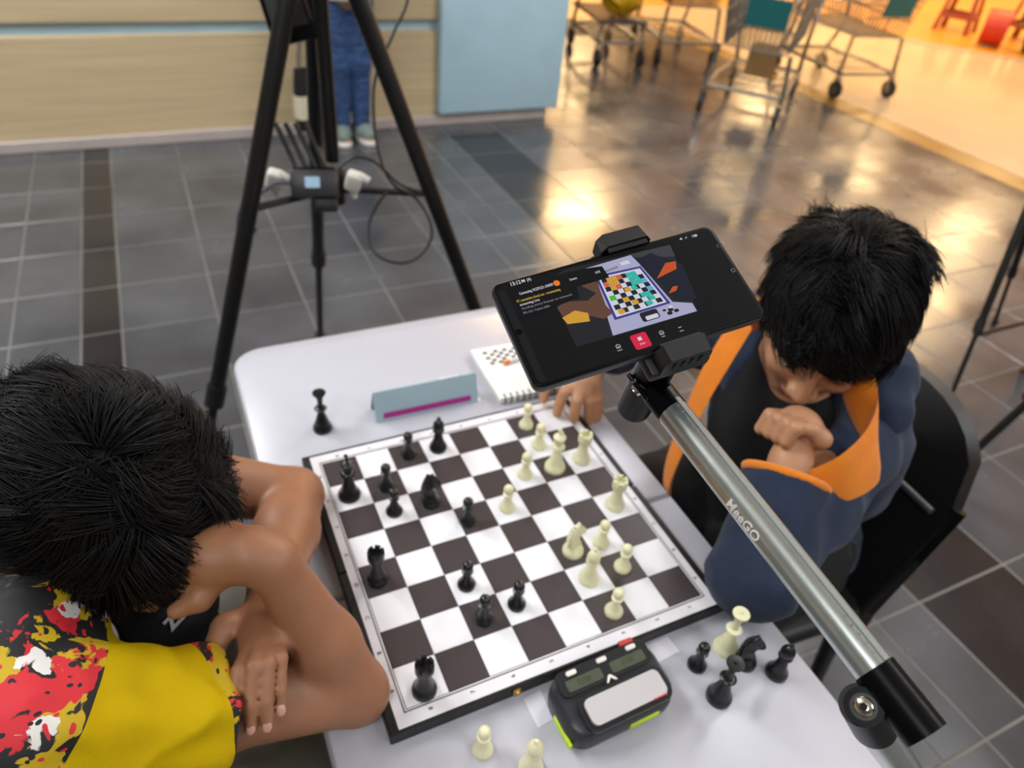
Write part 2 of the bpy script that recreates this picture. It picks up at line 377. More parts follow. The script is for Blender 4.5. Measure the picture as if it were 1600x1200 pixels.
def split_mesh(me, p, n, keep):
    """part of a mesh on one side of a plane"""
    bm = bmesh.new(); bm.from_mesh(me); p = Vector(p); n = Vector(n).normalized()
    bmesh.ops.bisect_plane(bm, geom=list(bm.verts)+list(bm.edges)+list(bm.faces), plane_co=p, plane_no=n, clear_outer=(keep < 0), clear_inner=(keep > 0))
    m2 = bpy.data.meshes.new(me.name); bm.to_mesh(m2); bm.free(); return m2
def nrm(v): v = np.array(v, float); return v/np.linalg.norm(v)

class Head:
    """frame: f forward, r right, u up"""
    def __init__(s, c, f, uhint=(0, 0, 1), roll=0.):
        s.c = np.array(c, float); s.f = nrm(f); u = np.array(uhint, float); u = nrm(u-(u@s.f)*s.f); r = np.cross(s.f, u)
        s.u = u*math.cos(roll)+r*math.sin(roll); s.r = np.cross(s.f, s.u); s.R = np.stack([s.f, s.r, s.u], 1)
    def __call__(s, f, r, u): return s.c+s.f*f+s.r*r+s.u*u
    def skin(s, S):
        S.ell(s(-.012, 0, .028), (.092, .073, .083), s.R, .01).ell(s(.028, 0, -.03), (.062, .058, .078), s.R, .02)
        for g in (-1, 1):
            S.cone(s(.0, g*.05, -.055), s(.058, g*.012, -.092), .018, .017, .02)
            S.ell(s(.062, g*.036, -.022), (.022, .02, .02), s.R, .015)
            S.cone(s(.077, g*.012, .026), s(.068, g*.045, .024), .008, .007, .012)
        S.cone(s(.084, 0, .012), s(.104, 0, -.026), .008, .011, .01)
        for g in (-1, 1): S.ell(s(.096, g*.012, -.03), (.01, .008, .008), s.R, .006)
        for g in (-1, 1): S.sub(s(.09, g*.031, .004), (.016, .018, .012), s.R, .01)
        for g in (-1, 1): S.ell(s(.07, g*.031, .004), (.0125, .015, .0125), s.R, .003)
        S.ell(s(.083, 0, -.054), (.012, .021, .0055), s.R, .004).ell(s(.081, 0, -.066), (.012, .018, .0065), s.R, .004)
        for g in (-1, 1):
            q = nrm(s.r*g*.9-s.f*.45); t = np.cross(s.u, q); E = np.stack([q, t, s.u], 1)
            S.ell(s(-.012, g*.08, -.012), (.008, .02, .031), E, .006).sub(s(-.005, g*.09, -.008), (.006, .011, .018), E, .004)
    def face_parts(s, par, lids=.0):
        for g in (-1, 1):
            mb = MB(); mb.ball(s(.0705, g*.031, .002), .0128, 12, 8); o = mb.build('eyeball', M_eye, par); 
            mb = MB(); d = nrm(s.f-.35*s.u); mb.ball(s(.0705, g*.031, .002)+d*.0100, .0042, 10, 6); mb.build('iris', M_iris, o)
            mb = MB()
            pts = [s(.089-.03*t*t, g*(.014+.038*t), .026+.006*math.sin(t*2.6)) for t in np.linspace(0, 1, 6)]
            mb.tube(pts, [.0022, .0034, .0034, .003, .0024, .001], 6); mb.build('eyebrow', M_hair, par)
        mb = MB(); mb.tube([s(.083, -.02, -.061), s(.092, -.01, -.058), s(.0945, 0, -.059), s(.092, .01, -.058), s(.083, .02, -.061)], [.001, .004, .0045, .004, .001], 8); mb.build('lips', M_lip, par)
    def hair(s, par, n, length, flow, seed, sc=1.0, fringe=.018, lift=.5, crown=(-.02, 0, .1), mess=.35):
        """scalp cap plus thousands of tapered strands, joined as one piece"""
        rng = np.random.default_rng(seed); rad = np.array([.096, .078, .089])*sc; cen = np.array([-.014, 0, .03])
        def allowed(d):
            p = cen+rad*d; f, r, u = p.T; line = np.where(f > .03, fringe+.35*np.abs(r)*0+(.045-f)*0, -.02-.045*np.clip(-f/.08, 0, 1)-.0*r)
            line = np.where((f > -.01) & (f <= .03), -.012+ (fringe+.012)*np.clip((f+.01)/.04, 0, 1), line)
            return u > line
        d = rng.normal(size=(n*3, 3)); d /= np.linalg.norm(d, axis=1)[:, None]; d = d[allowed(d)][:n]; m = len(d)
        p0 = cen+rad*d; nv = d/rad; nv /= np.linalg.norm(nv, axis=1)[:, None]
        crown = np.array(crown); away = p0-crown; away /= np.linalg.norm(away, axis=1)[:, None]+1e-6
        tufts = rng.normal(size=(110, 3)); tufts /= np.linalg.norm(tufts, axis=1)[:, None]; tj = rng.normal(size=(110, 3))*mess
        near = np.argmax(d@tufts.T, 1)
        dirn = away+np.array(flow)+tj[near]+rng.normal(size=(m, 3))*.13; dirn /= np.linalg.norm(dirn, axis=1)[:, None]
        L = length*(.6+.55*rng.random(m)); K = 5; ring = []; tl = (lift*(.15+1.7*rng.random(110)**1.5))[near]
        P = p0+nv*(rng.random(m)**1.5*.009)[:, None]; rw = .00042+.00028*rng.random(m); T = None
        for k in range(K+1):
            e = (P-cen)/rad; n_ = e/rad; n_ /= np.linalg.norm(n_, axis=1)[:, None]
            tg = dirn-n_*np.sum(dirn*n_, 1)[:, None]; tg /= np.linalg.norm(tg, axis=1)[:, None]+1e-6
            want = tg+n_*(tl*(1.25-.9*k/K))[:, None]+np.array([0, 0, -.10*k/K]); want /= np.linalg.norm(want, axis=1)[:, None]
            T = want if T is None else T*.4+want*.6; T /= np.linalg.norm(T, axis=1)[:, None]
            a = np.cross(T, n_)+1e-4; a /= np.linalg.norm(a, axis=1)[:, None]; b = np.cross(T, a); w = (rw*(1-k/K)**.6+.00012)[:, None]
            ring.append(np.stack([P+a*w*1.6, P-a*w*.8+b*w, P-a*w*.8-b*w], 1))
            P = P+T*(L/K)[:, None]
            en = np.linalg.norm((P-cen)/(rad*1.01), axis=1); P = np.where((en < 1)[:, None], cen+(P-cen)/np.maximum(en, .3)[:, None], P)
        ring = np.stack(ring, 1); Vv = ring.reshape(-1, 3); base = np.arange(m)[:, None, None]*(K+1)*3; F = []
        for k in range(K):
            for j in range(3): F.append(np.stack([base[:, 0, 0]+k*3+j, base[:, 0, 0]+k*3+(j+1) % 3, base[:, 0, 0]+(k+1)*3+(j+1) % 3, base[:, 0, 0]+(k+1)*3+j], 1))
        F = np.concatenate(F)
        # scalp cap
        th = np.linspace(0, PI, 25); ph = np.linspace(0, 2*PI, 40, endpoint=False); cd = np.array([(math.sin(a)*math.cos(b), math.sin(a)*math.sin(b), math.cos(a)) for a in th for b in ph])
        ok = allowed(cd); cv = cen+rad*1.0*cd; cf = []
        for i in range(24):
            for j in range(40):
                q = (i*40+j, i*40+(j+1) % 40, (i+1)*40+(j+1) % 40, (i+1)*40+j)
                if all(ok[x] for x in q): cf.append([x+len(Vv) for x in q])
        A = np.concatenate([Vv, cv])@s.R.T+s.c
        me = bpy.data.meshes.new('hair'); me.from_pydata(A.tolist(), [], F.tolist()+cf); me.polygons.foreach_set('use_smooth', [True]*len(me.polygons)); me.update()
        o = link_obj('hair', me, M_hair, par); o['kind'] = 'stuff'; return o

def finger(S, pts, r, par_nail=None): S.chain(pts, [r*1.08, r*1.04, r*.97, r*.88][:len(pts)], .0016)
def nail(par, tip, prev, up, w=.0048):
    tip = np.array(tip); d = nrm(tip-np.array(prev)); up = np.array(up, float); up = nrm(up-(up@d)*d); r = np.cross(d, up); R = Matrix(np.stack([d, r, up], 1).tolist())
    MB().ball(tip+up*w*.95-d*.001, 1.0, 10, 6, (w*1.25, w*.9, w*.3), R).build('fingernail', M_nail, par)

# ================================================================== SETTING
XS = [-1.9, -1.76, -1.46, -1.16, -.86, -.66, -.54, -.24, .06, .36, .66, .90, 1.03, 1.18, 1.50, 1.85, 2.15, 2.45, 2.75, 3.05, 3.35, 3.65, 3.95, 4.15]
BANDS = {5, 13}
YS = [-.943+.3*i for i in range(22)]
floor = MB().box((1.2, 2.4, -.06), (6.2, 7.2, .1)).box((1.2, 2.4, -.006), (5.9, 6.9, .01)).build('floor', M_grout, smooth=0); structure(floor)
tile_cache = {}
far = MB()
cam_xy = Vector((-.28, -.52))
tiles = []
for i in range(len(XS)-1):
    for j in range(len(YS)-1):
        x0, x1, y0, y1 = XS[i], XS[i+1], YS[j], YS[j+1]
        if y0 > 3.5 and x1 < 1.9: continue
        cx, cy = (x0+x1)/2, (y0+y1)/2
        tiles.append(((Vector((cx, cy))-cam_xy).length, i, cx, cy, x1-x0, y1-y0))
tiles.sort()
for k, (d, i, cx, cy, w, h) in enumerate(tiles):
    key = (round(w, 2), i in BANDS)
    if k < 290:
        if key not in tile_cache:
            w_, h_, g, b = w, .3, .0028, .0013
            mb = MB(); z0, z1 = -.003, .0
            a = [(-w_/2+g, -h_/2+g), (w_/2-g, -h_/2+g), (w_/2-g, h_/2-g), (-w_/2+g, h_/2-g)]; t = [(-w_/2+g+b, -h_/2+g+b), (w_/2-g-b, -h_/2+g+b), (w_/2-g-b, h_/2-g-b), (-w_/2+g+b, h_/2-g-b)]
            mb.add([(x, y, z0) for x, y in a]+[(x, y, z1-.0008) for x, y in a]+[(x, y, z1) for x, y in t], [(0, 1, 5, 4), (1, 2, 6, 5), (2, 3, 7, 6), (3, 0, 4, 7), (4, 5, 9, 8), (5, 6, 10, 9), (6, 7, 11, 10), (7, 4, 8, 11), (8, 9, 10, 11)])
            tile_cache[key] = mb.mesh('tile', 0); tile_cache[key].materials.append(M_band if i in BANDS else M_tile)
        link_obj('tile', tile_cache[key], None, floor, (cx, cy, random.uniform(-.0003, .0003)))
    else: far.box((cx, cy, -.0015), (w-.006, h-.006, .003))
o = far.build('far_tiles', M_tile, floor, smooth=0); o['kind'] = 'stuff'
o = MB().box((4.255, 2.4, -.05), (.21, 7.2, .1)).build('floor', M_ochre, smooth=0); structure(o)
o = MB().prism([(4.36, -1.2), (9.5, -1.2), (9.5, 1.65), (5.55, 6.52), (4.36, 6.52)], -.1, .001).build('floor', M_cream, smooth=0); structure(o)
o = MB().prism([(5.45, 6.52), (9.5, 1.53), (9.5, 1.70), (5.55, 6.6)], -.09, .006).build('trim_1', M_greyf, smooth=0); structure(o)
o = MB().prism([(5.55, 6.6), (9.5, 1.70), (14, 1.7), (14, 16), (1.95, 16), (1.95, 6.0), (5.5, 6.0)], -.1, -.001).build('floor', M_yellowf, smooth=0); structure(o)
o = MB().box((-4.0, 5.5, -.06), (4.2, 21, .1)).box((6, -3.2, -.06), (16, 4, .1)).build('floor', M_tile, smooth=0); structure(o)
o = MB().box((4, 5.5, 3.95), (20.4, 21.4, .1)).build('ceiling', M_ceil, smooth=0); structure(o)
for nm, c, sz in (('wall_left', (-6.1, 5.5, 1.9), (.2, 21.4, 4.0)), ('wall_right', (14.1, 5.5, 1.9), (.2, 21.4, 4.0)), ('wall_back', (4, 16.1, 1.9), (20.4, .2, 4.0)), ('wall_front', (4, -5.1, 1.9), (20.4, .2, 4.0))):
    structure(MB().box(c, sz).build(nm, M_wall, smooth=0))
CEIL = 3.90
def luminaire(x, y, z, sx, sy, w, kind):
    """pendant panel that shines down; a weaker uplight is added to brighten the ceiling"""
    t = thing('ceiling_light', '', 'light', (x, y, CEIL)); d = z-CEIL
    f = MB()
    for q in (-1, 1): f.box((q*(sx/2+.012), 0, d+.03), (.024, sy+.048, .06)); f.box((0, q*(sy/2+.012), d+.03), (sx, .024, .06))
    f.build('frame', M_wplastic, t, smooth=0)
    for q in (-1, 1): MB().cyl((q*sx*.5, 0, d+.05), (q*sx*.5, 0, 0), .006, None, 8).build('suspension_rod', M_steel, t)
    MB().box((0, 0, d+.02), (sx, sy, .006)).build('diffuser', M_lampn if kind == 'n' else M_lampw, t, smooth=0)
    for up in (0, 1):
        l = bpy.data.lights.new('lamp', 'AREA'); l.shape = 'RECTANGLE'; l.size = sx*.98; l.size_y = sy*.98; l.energy = w*(ADDED_UPLIGHT if up else 1); l.color = NEUTRAL if kind == 'n' else WARM
        lo = bpy.data.objects.new('lamp', l); COL.objects.link(lo); lo.parent = t; lo.location = (0, 0, d+(.07 if up else .012)); lo.rotation_euler = (PI if up else 0, 0, 0)
    return t
LAMP_TEXT = ['over the left end of the chess table', 'over the aisle right of the chess table', 'behind the camera on the left', 'behind the camera on the right', 'before the wooden counter', 'far right behind the camera', 'over the aisle, added to brighten the blue counter panel',
             'over the dark floor beyond the carts', 'farthest back on the left of the shop', 'over the middle right of the shop', 'at the right shop wall', 'over the middle of the shop', 'farthest back on the right of the shop', 'over the pale floor by the carts', 'over the red stools']
for L, txt in zip(LAMPS, LAMP_TEXT):
    t = luminaire(*L); t['group'] = 'ceiling lights'; t['label'] = ('white oblong hanging light ' if L[6] == 'n' else 'warm square hanging light ')+txt

# ---- service counter
ct = thing('service_counter', 'pale wood service counter with light blue stripe and light blue end panel', 'counter', (0, 3.45, 0))
MB().rbox((-1.01, .27, .281), (4.38, .54, .452), .003, 1).build('wood_panel', M_oak, ct, smooth=30)
MB().rbox((-1.01, .27, .805), (4.38, .54, .49), .003, 1).build('wood_panel', M_oak, ct, smooth=30)
MB().box((-1.01, .285, .533), (4.38, .51, .062)).build('stripe', M_aqua, ct, smooth=0)['label'] = 'light blue recessed stripe'
MB().rbox((1.567, .255, .56), (.774, .60, .99), .012, 3).build('end_panel', M_aqua, ct, smooth=30)['label'] = 'light blue end panel'
MB().rbox((-.66, .27, .0275), (5.1, .58, .055), .004, 1).build('plinth', M_plinth, ct, smooth=30)['label'] = 'pinkish pale plinth'
MB().rbox((-.6, .27, 1.075), (5.2, .66, .05), .006, 2).build('countertop', M_plinth, ct, smooth=30)

# ================================================================== TABLE
TZ = .72
tb = thing('folding_table', 'white marbled folding table with rounded corners under the chessboard', 'table', (0, 0, 0))
def slab(poly_out, z0, z1, b=.006):
    mb = MB(); n = len(poly_out); cx = sum(p[0] for p in poly_out)/n; cy = sum(p[1] for p in poly_out)/n
    rings = [(0, z0), (0, z1-b), (b*.3, z1-b*.3), (b, z1)]; vs = []
    for ins, z in rings:
        for x, y in poly_out:
            dx, dy = x-cx, y-cy; L = math.hypot(dx, dy); k = 1-ins/L; vs.append((cx+dx*k, cy+dy*k, z))
    fs = [(i*n+k, i*n+(k+1) % n, (i+1)*n+(k+1) % n, (i+1)*n+k) for i in range(3) for k in range(n)]+[tuple(range(n-1, -1, -1)), tuple(3*n+k for k in range(n))]
    return mb.add(vs, fs)
def half(y0, y1, top):
    r = .045; out = []
    if top: out = [(-.258, y0), (.252, y0)]+[(.252-r+r*math.cos(t), y1-r+r*math.sin(t)) for t in np.linspace(0, PI/2, 8)]+[(-.258+r-r*math.sin(t), y1-r+r*math.cos(t)) for t in np.linspace(0, PI/2, 8)]
    else: out = [(.252, y1), (-.258, y1)]+[(-.258+r-r*math.cos(t), y0+r-r*math.sin(t)) for t in np.linspace(0, PI/2, 8)]+[(.252-r+r*math.sin(t), y0+r-r*math.cos(t)) for t in np.linspace(0, PI/2, 8)]
    return out
slab(half(-.0185, .496, True), TZ-.038, TZ).build('tabletop_half', M_table, tb, smooth=50)
slab(half(-.533, -.0205, False), TZ-.038, TZ).build('tabletop_half', M_table, tb, smooth=50)
for sy in (.40, -.44):
    for sx in (-.2, .195): MB().cyl((sx, sy, .012), (sx, sy, TZ-.04), .0125, None, 14).cyl((sx, sy, 0), (sx, sy, .02), .016, None, 14).build('leg', M_leg, tb)
    MB().cyl((-.2, sy, .2), (.195, sy, .2), .009, None, 12).cyl((-.2, sy, TZ-.05), (.195, sy, TZ-.05), .009, None, 12).build('crossbar', M_leg, tb)
MB().box((0, -.0195, TZ-.046), (.42, .05, .014)).build('hinge', M_leg, tb)

# ---- chessboard
ZB = .738; SQ = .045
bd = thing('chess_board', 'black-edged folding chessboard with dark brown and white squares', 'chessboard', (0, 0, TZ))
hb = ZB-TZ
case = MB().rbox((0, .1021, hb/2-.0002), (.405, .2, hb-.0004), .0012, 1).rbox((0, -.1006, hb/2-.0002), (.405, .2, hb-.0004), .0012, 1).build('case', M_black, bd, smooth=30)
brd = MB()
for (cx, cy, w, h) in ((0, .1888, .386, .0166), (0, -.1888, .386, .0166), (-.1868, 0, .0124, .361), (.1868, 0, .0124, .361)): brd.box((cx, cy, hb-.0014), (w, h, .0024))
border = brd.build('border', M_sqf, bd, smooth=0)
ln = MB()
for s in (-1, 1): ln.box((0, s*.1827, hb-.0011), (.3664, .0013, .0026)); ln.box((s*.1827, 0, hb-.0011), (.0013, .3664, .0026))
ln.build('border_line', M_line, bd, smooth=0)
sqm = {}
for k, m in ((0, M_sqw), (1, M_sqd)):
    mb = MB().rbox((0, 0, hb-.0015), (SQ-.0003, SQ-.0003, .003), .0002, 1); sqm[k] = mb.mesh('square', 0); sqm[k].materials.append(m)
for c in range(8):
    for r in range(8): link_obj('square', sqm[1-(c+r) % 2], None, bd, ((c-3.5)*SQ, (3.5-r)*SQ, 0))
for i in range(8):
    for s in (-1, 1):
        T = Matrix.Translation(((i-3.5)*SQ, s*.1885, hb)) @ Matrix.Rotation(PI/2, 4, 'Z'); text_obj('number_print', str(8-i), .0062, M_ink, border, T, .0001, .0001)
        T = Matrix.Translation((s*.1878, (i-3.5)*SQ, hb)) @ Matrix.Rotation(-PI/2, 4, 'Z'); text_obj('letter_print', 'abcdefgh'[i].upper(), .0062, M_ink, border, T, .0001, .0001)
MB().rbox((-.069, -.2022, .010), (.009, .004, .009), .001, 1).cyl((-.069, -.2035, .012), (-.069, -.206, .012), .0022, None, 10).build('latch', M_brass, bd)['label'] = 'small brass latch on the front edge'
MB().rbox((.063, -.2012, .0175), (.017, .010, .005), .001, 1).build('clip', M_red, bd)['label'] = 'small red clip on the front edge'

# ---- chess pieces
def prof_pawn(): return [(0, 0), (.0105, 0), (.0108, .0035), (.0098, .006), (.0078, .0085), (.0066, .0115), (.0050, .017), (.0042, .0225), (.0043, .0245), (.0068, .0258), (.0068, .0272), (.0045, .0285), (.0058, .0315), (.0066, .035), (.0058, .0385), (.0034, .0408), (0, .0416)]
def prof_stem(R, H, t): return [(0, 0), (R, 0), (R*1.02, .004), (R*.93, .0075), (R*.74, .0105), (R*.72, .0125), (R*.55, H*.32), (R*.40, H*.52), (R*.36, H*t-.004), (R*.40, H*t-.003), (R*.66, H*t-.001), (R*.66, H*t+.001), (R*.42, H*t+.003)]
def make_piece(kind, m, name=None):
    if kind == 'pawn': return MB().lathe(prof_pawn(), seg=22).build('pawn', m, smooth=60)
    if kind == 'rook':
        H = .049; pr = [(0, 0), (.0128, 0), (.0131, .004), (.0120, .0072), (.0098, .0098), (.0094, .0115), (.0074, .018), (.0064, .0270), (.0066, .0335), (.0092, .0355), (.0096, .0375), (.0096, H-.005), (.0068, H-.005), (.0066, H-.0085), (0, H-.009)]
        o = MB().lathe(pr, seg=26).build('rook', m, smooth=50); b = MB()
        for k in range(6):
            a0 = 2*PI*k/6; a = [a0+t for t in np.linspace(-.36, .36, 5)]; poly = [(.0096*math.cos(t), .0096*math.sin(t)) for t in a]+[(.0068*math.cos(t), .0068*math.sin(t)) for t in reversed(a)]; b.prism(poly, H-.0052, H)
        b.build('battlements', m, o, smooth=30); return o
    if kind == 'bishop':
        H = .058; o = MB().lathe(prof_stem(.0122, H, .60), seg=24).build('bishop', m, smooth=60)
        bm = bmesh.new(); mb = MB().lathe([(0, H*.60), (.0048, H*.605), (.0074, H*.66), (.0080, H*.72), (.0070, H*.80), (.0045, H*.87), (.0018, H*.91), (0, H*.92)], seg=24); h = mb.build('mitre', m, o, smooth=60)
        MB().ball((0, 0, H*.95), .0027, 12, 8).build('finial', m, h); return o
    if kind in ('queen', 'king'):
        H = .069 if kind == 'queen' else .066; R = .0136 if kind == 'queen' else .0142
        if kind == 'queen':
            pr = [(0, 0), (R, 0), (R*1.02, .004), (R*.95, .0075), (R*.80, .0105), (R*.78, .0125), (R*.62, H*.28), (R*.42, H*.42), (R*.32, H*.50), (R*.34, H*.525), (R*.62, H*.555), (R*.66, H*.57), (R*.60, H*.585), (R*.34, H*.605)]
            o = MB().lathe(pr, seg=28).build('queen', m, smooth=50)
            h = MB().lathe([(0, H*.60), (.0046, H*.605), (.0036, H*.70), (.0040, H*.80), (.0062, H*.90), (.0090, H*.955), (.0094, H*.975), (.0090, H*.990), (.0040, H*.996), (0, H*.997)], seg=28).build('coronet', m, o, smooth=50)
            MB().ball((0, 0, H*1.005), .0022, 12, 8).build('finial', m, h); return o
        o = MB().lathe(prof_stem(R, H, .62), seg=28).lathe([(R*.5, H*.655), (R*.56, H*.66), (R*.5, H*.675), (R*.38, H*.685)], seg=24).build(kind, m, smooth=60)
        if True:
            h = MB().lathe([(0, H*.63), (.0054, H*.64), (.0060, H*.72), (.0082, H*.86), (.0086, H*.885), (.0070, H*.91), (.0040, H*.93), (.0028, H*.945), (0, H*.95)], seg=24).build('crown', m, o, smooth=50)
            MB().rbox((0, 0, H*1.025), (.0030, .0030, .0108), .0005, 1).rbox((0, 0, H*1.04), (.0030, .0092, .0030), .0005, 1).build('cross', m, h)
        return o
    if kind == 'knight':
        o = MB().lathe([(0, 0), (.0128, 0), (.0131, .004), (.0120, .0072), (.0098, .0098), (.0094, .0115), (.0080, .0145), (0, .0148)], seg=26).build('knight', m, smooth=50)
        side = [(-.0082, .0135), (.0078, .0135), (.0070, .0185), (.0045, .0235), (.0030, .0280), (.0065, .0300), (.0118, .0302), (.0140, .0325), (.0136, .0362), (.0098, .0405), (.0062, .0455), (.0040, .0485), (.0028, .0520), (.0005, .0490), (-.0030, .0470), (-.0070, .0420), (-.0092, .0345), (-.0096, .0250), (-.0090, .0180)]
        bm = bmesh.new(); vs = [bm.verts.new((x, -.0048, z)) for x, z in side]; f = bm.faces.new(vs); e = bmesh.ops.extrude_face_region(bm, geom=[f]); bmesh.ops.translate(bm, vec=(0, .0096, 0), verts=[v for v in e['geom'] if isinstance(v, bmesh.types.BMVert)])
        for v in bm.verts:
            if v.co.x > .004 and v.co.z > .028: v.co.y *= .72
            if v.co.z > .046: v.co.y *= .6
            if v.co.z < .02: v.co.y *= 1.25
        bmesh.ops.bevel(bm, geom=list(bm.edges), offset=.0013, segments=2, profile=.5, affect='EDGES')
        h = MB().bm(bm).build('horse_head', m, o, smooth=50)
        mn = MB()
        for k in range(7): t = k/6; x = -.0030-.0068*math.sin(t*1.7); z = .0475-.030*t; mn.rbox((x-.0012, 0, z), (.0035, .0034, .0042), .0008, 1)
        mn.build('mane', m, h); ey = MB().ball((.0052, .0036, .0400), .0010, 8, 6).ball((.0052, -.0036, .0400), .0010, 8, 6); ey.build('eyes', m, h)
        return o
PROTO = {}
def place(kind, colour, x, y, label, z=ZB, rz=0.):
    key = (kind, colour)
    if key not in PROTO: o = PROTO[key] = make_piece(kind, M_bp if colour == 'black' else M_wp)
    else: o = copy_thing(PROTO[key])
    o.location = (x, y, z); o.rotation_euler = (0, 0, rz)
    tag(o, label, 'chess piece', colour+' chess pieces'); return o
def sqp(c, r, dx=0, dy=0): return (c-3.5)*SQ+dx, (3.5-r)*SQ+dy
for kind, c, r, dx, dy, lab, rz in (
    ('pawn', 2, 0, 0, 0, 'black pawn on the far edge row, left of the black bishop', 0), ('bishop', 3, 0, -.002, -.001, 'black bishop on the far edge row of the board behind the knight', 0), ('king', 0, 1, -.003, 0, 'tall black king with cross near the far left corner of the board', .2),
    ('pawn', 1, 1, 0, -.002, 'black pawn standing just right of the black king', 0), ('pawn', 1, 2, -.003, -.001, 'black pawn directly in front of another pawn, left of the black knight', 0), ('knight', 2, 2, 0, -.001, 'black knight standing on the board with its nose to the right', -.5),
    ('pawn', 3, 3, -.013, -.002, 'black pawn near the board centre, right of the black knight', 0), ('rook', 0, 4, -.006, 0, 'black rook at the middle of the left board edge', 0), ('pawn', 2, 5, -.004, 0, 'black pawn on a white square, right of the left-edge rook', 0),
    ('pawn', 3, 6, -.006, 0, 'black pawn rightmost of the three near-side black pawns', 0), ('pawn', 2, 6, -.003, -.003, 'black pawn on a dark square nearest the near board edge', 0), ('rook', 0, 7, 0, -.011, 'black rook in the near left corner square of the board', .3)):
    x, y = sqp(c, r, dx, dy); place(kind, 'black', x, y, lab, rz=rz)
for kind, c, r, dx, dy, lab, rz in (
    ('pawn', 6, 0, 0, 0, 'cream pawn on the far edge row beside the spread fingers', 0), ('pawn', 6, 1, -.002, 0, 'cream pawn on the second row just behind the cream king', 0), ('king', 6, 2, 0, -.002, 'tall cream king standing on a dark square near the far right corner', .3),
    ('pawn', 5, 2, 0, 0, 'cream pawn just left of the cream king', 0), ('rook', 7, 2, -.002, 0, 'cream rook at the right board edge beside the king', 0), ('pawn', 4, 3, -.002, 0, 'cream pawn alone at the board centre, nearest the black pieces', 0),
    ('rook', 7, 4, -.002, -.001, 'cream rook alone at the middle of the right board edge', 0), ('knight', 5, 5, 0, -.002, 'cream knight on a dark square with its head to the right', .2), ('pawn', 6, 5, -.006, -.004, 'cream pawn just right of the cream knight', 0),
    ('bishop', 5, 6, -.002, 0, 'cream bishop standing right in front of the cream knight', 0), ('pawn', 6, 6, 0, 0, 'cream pawn right of the cream bishop', 0), ('pawn', 5, 7, .003, -.004, 'cream pawn on the nearest row, just behind the clock', 0)):
    x, y = sqp(c, r, dx, dy); place(kind, 'cream', x, y, lab, rz=rz)
place('queen', 'black', -.160, .268, 'black queen alone on the far left of the table, off the board', TZ)
place('queen', 'cream', .174, -.240, 'cream queen off the board among black pieces at the near right', TZ)
place('pawn', 'black', .131, -.245, 'black pawn off the board, left of the cream queen', TZ)
place('queen', 'black', .131, -.284, 'black queen off the board, nearest in the group right of the clock', TZ)
place('knight', 'black', .184, -.262, 'black knight off the board behind the nearest black queen', TZ, -.45)
place('bishop', 'black', .209, -.286, 'black bishop off the board at the right table edge', TZ)
place('pawn', 'cream', -.122, -.238, 'cream pawn off the board in front of the near left board edge', TZ)
place('bishop', 'cream', -.086, -.272, 'cream bishop off the board at the bottom of the view, left of the clock', TZ)

# ---- chess clock
ck = thing('chess_clock', 'charcoal digital chess clock with silver rocker button and lime side grips', 'clock', (.017, -.244, TZ), math.radians(1.5))
W, Dp = .126, .070
bm = bmesh.new()
def ring(w, d, r, z, cy=0, tilt=0.): return [bm.verts.new((x, y+cy, z+tilt*(y+d/2))) for x, y in rrect(w, d, r, 5)]
rs = [ring(W-.012, Dp-.012, .016, 0), ring(W-.002, Dp-.002, .02, .005), ring(W, Dp, .021, .014), ring(W-.002, Dp-.002, .021, .024, 0, .10), ring(W-.012, Dp-.010, .018, .030, .001, .12), ring(W-.03, Dp-.026, .012, .0315, .001, .13)]
for a, b in zip(rs, rs[1:]):
    n = len(a)
    for k in range(n): bm.faces.new((a[k], a[(k+1) % n], b[(k+1) % n], b[k]))
bm.faces.new(list(reversed(rs[0]))); bm.faces.new(rs[-1])
MB().bm(bm).build('case', M_clock, ck, smooth=40)
TT = Matrix.Translation((0, 0, .0362)) @ Matrix.Rotation(.125, 4, 'X')
pan = MB().prism(rrect(W-.018, .026, .007, 4, 0, .0185), -.002, .0022, TT).build('display_panel', M_clockd, ck, smooth=30)
for sx in (-1, 1):
    l = MB().prism(rrect(.041, .0115, .002, 3, sx*.026, .0150), .0022, .0027, TT).build('lcd', M_lcd, pan, smooth=0)
    text_obj('lcd_digits', '0:00', .0085, M_lcdi, pan, TT @ Matrix.Translation((sx*.026, .0150, .0029)), .0001)
for x in (-.036, 0, .036): MB().prism(rrect(.0115, .0048, .0018, 3, x, .0262), .0020, .0045, TT).build('button', M_wplastic, pan, smooth=40)['label'] = 'small white button'
MB().prism([(-.0065, .0030), (-.004, .0030), (0, .0068), (.004, .0030), (.0065, .0030), (.0015, .0098), (-.0015, .0098)], .0022, .0032, TT).build('arrow_mark', M_wplastic, pan, smooth=0)
rim = MB().prism(rrect(W-.026, .036, .0105, 5, .004, -.0165), -.002, .0028, TT).build('rocker_rim', M_clockd, ck, smooth=30)
MB().prism(rrect(W-.038, .0265, .0065, 5, .004, -.0165), .0028, .0062, TT).build('rocker_button', M_rock, ck, smooth=30)['label'] = 'wide silver-grey rocker button'
MB().prism([(.028, -.0305), (.045, -.0305), (.045, -.0293), (.028, -.0293)], .0040, .0064, TT).build('red_mark', M_red, ck, smooth=0)
MB().rbox((.020, -Dp/2+.0005, .0125), (.036, .004, .0085), .0018, 2).build('grip', M_lime, ck)['label'] = 'lime green grip on the near side'
MB().rbox((-W/2+.0005, -.012, .0125), (.004, .034, .0085), .0018, 2).build('grip', M_lime, ck)['label'] = 'lime green grip on the left side'

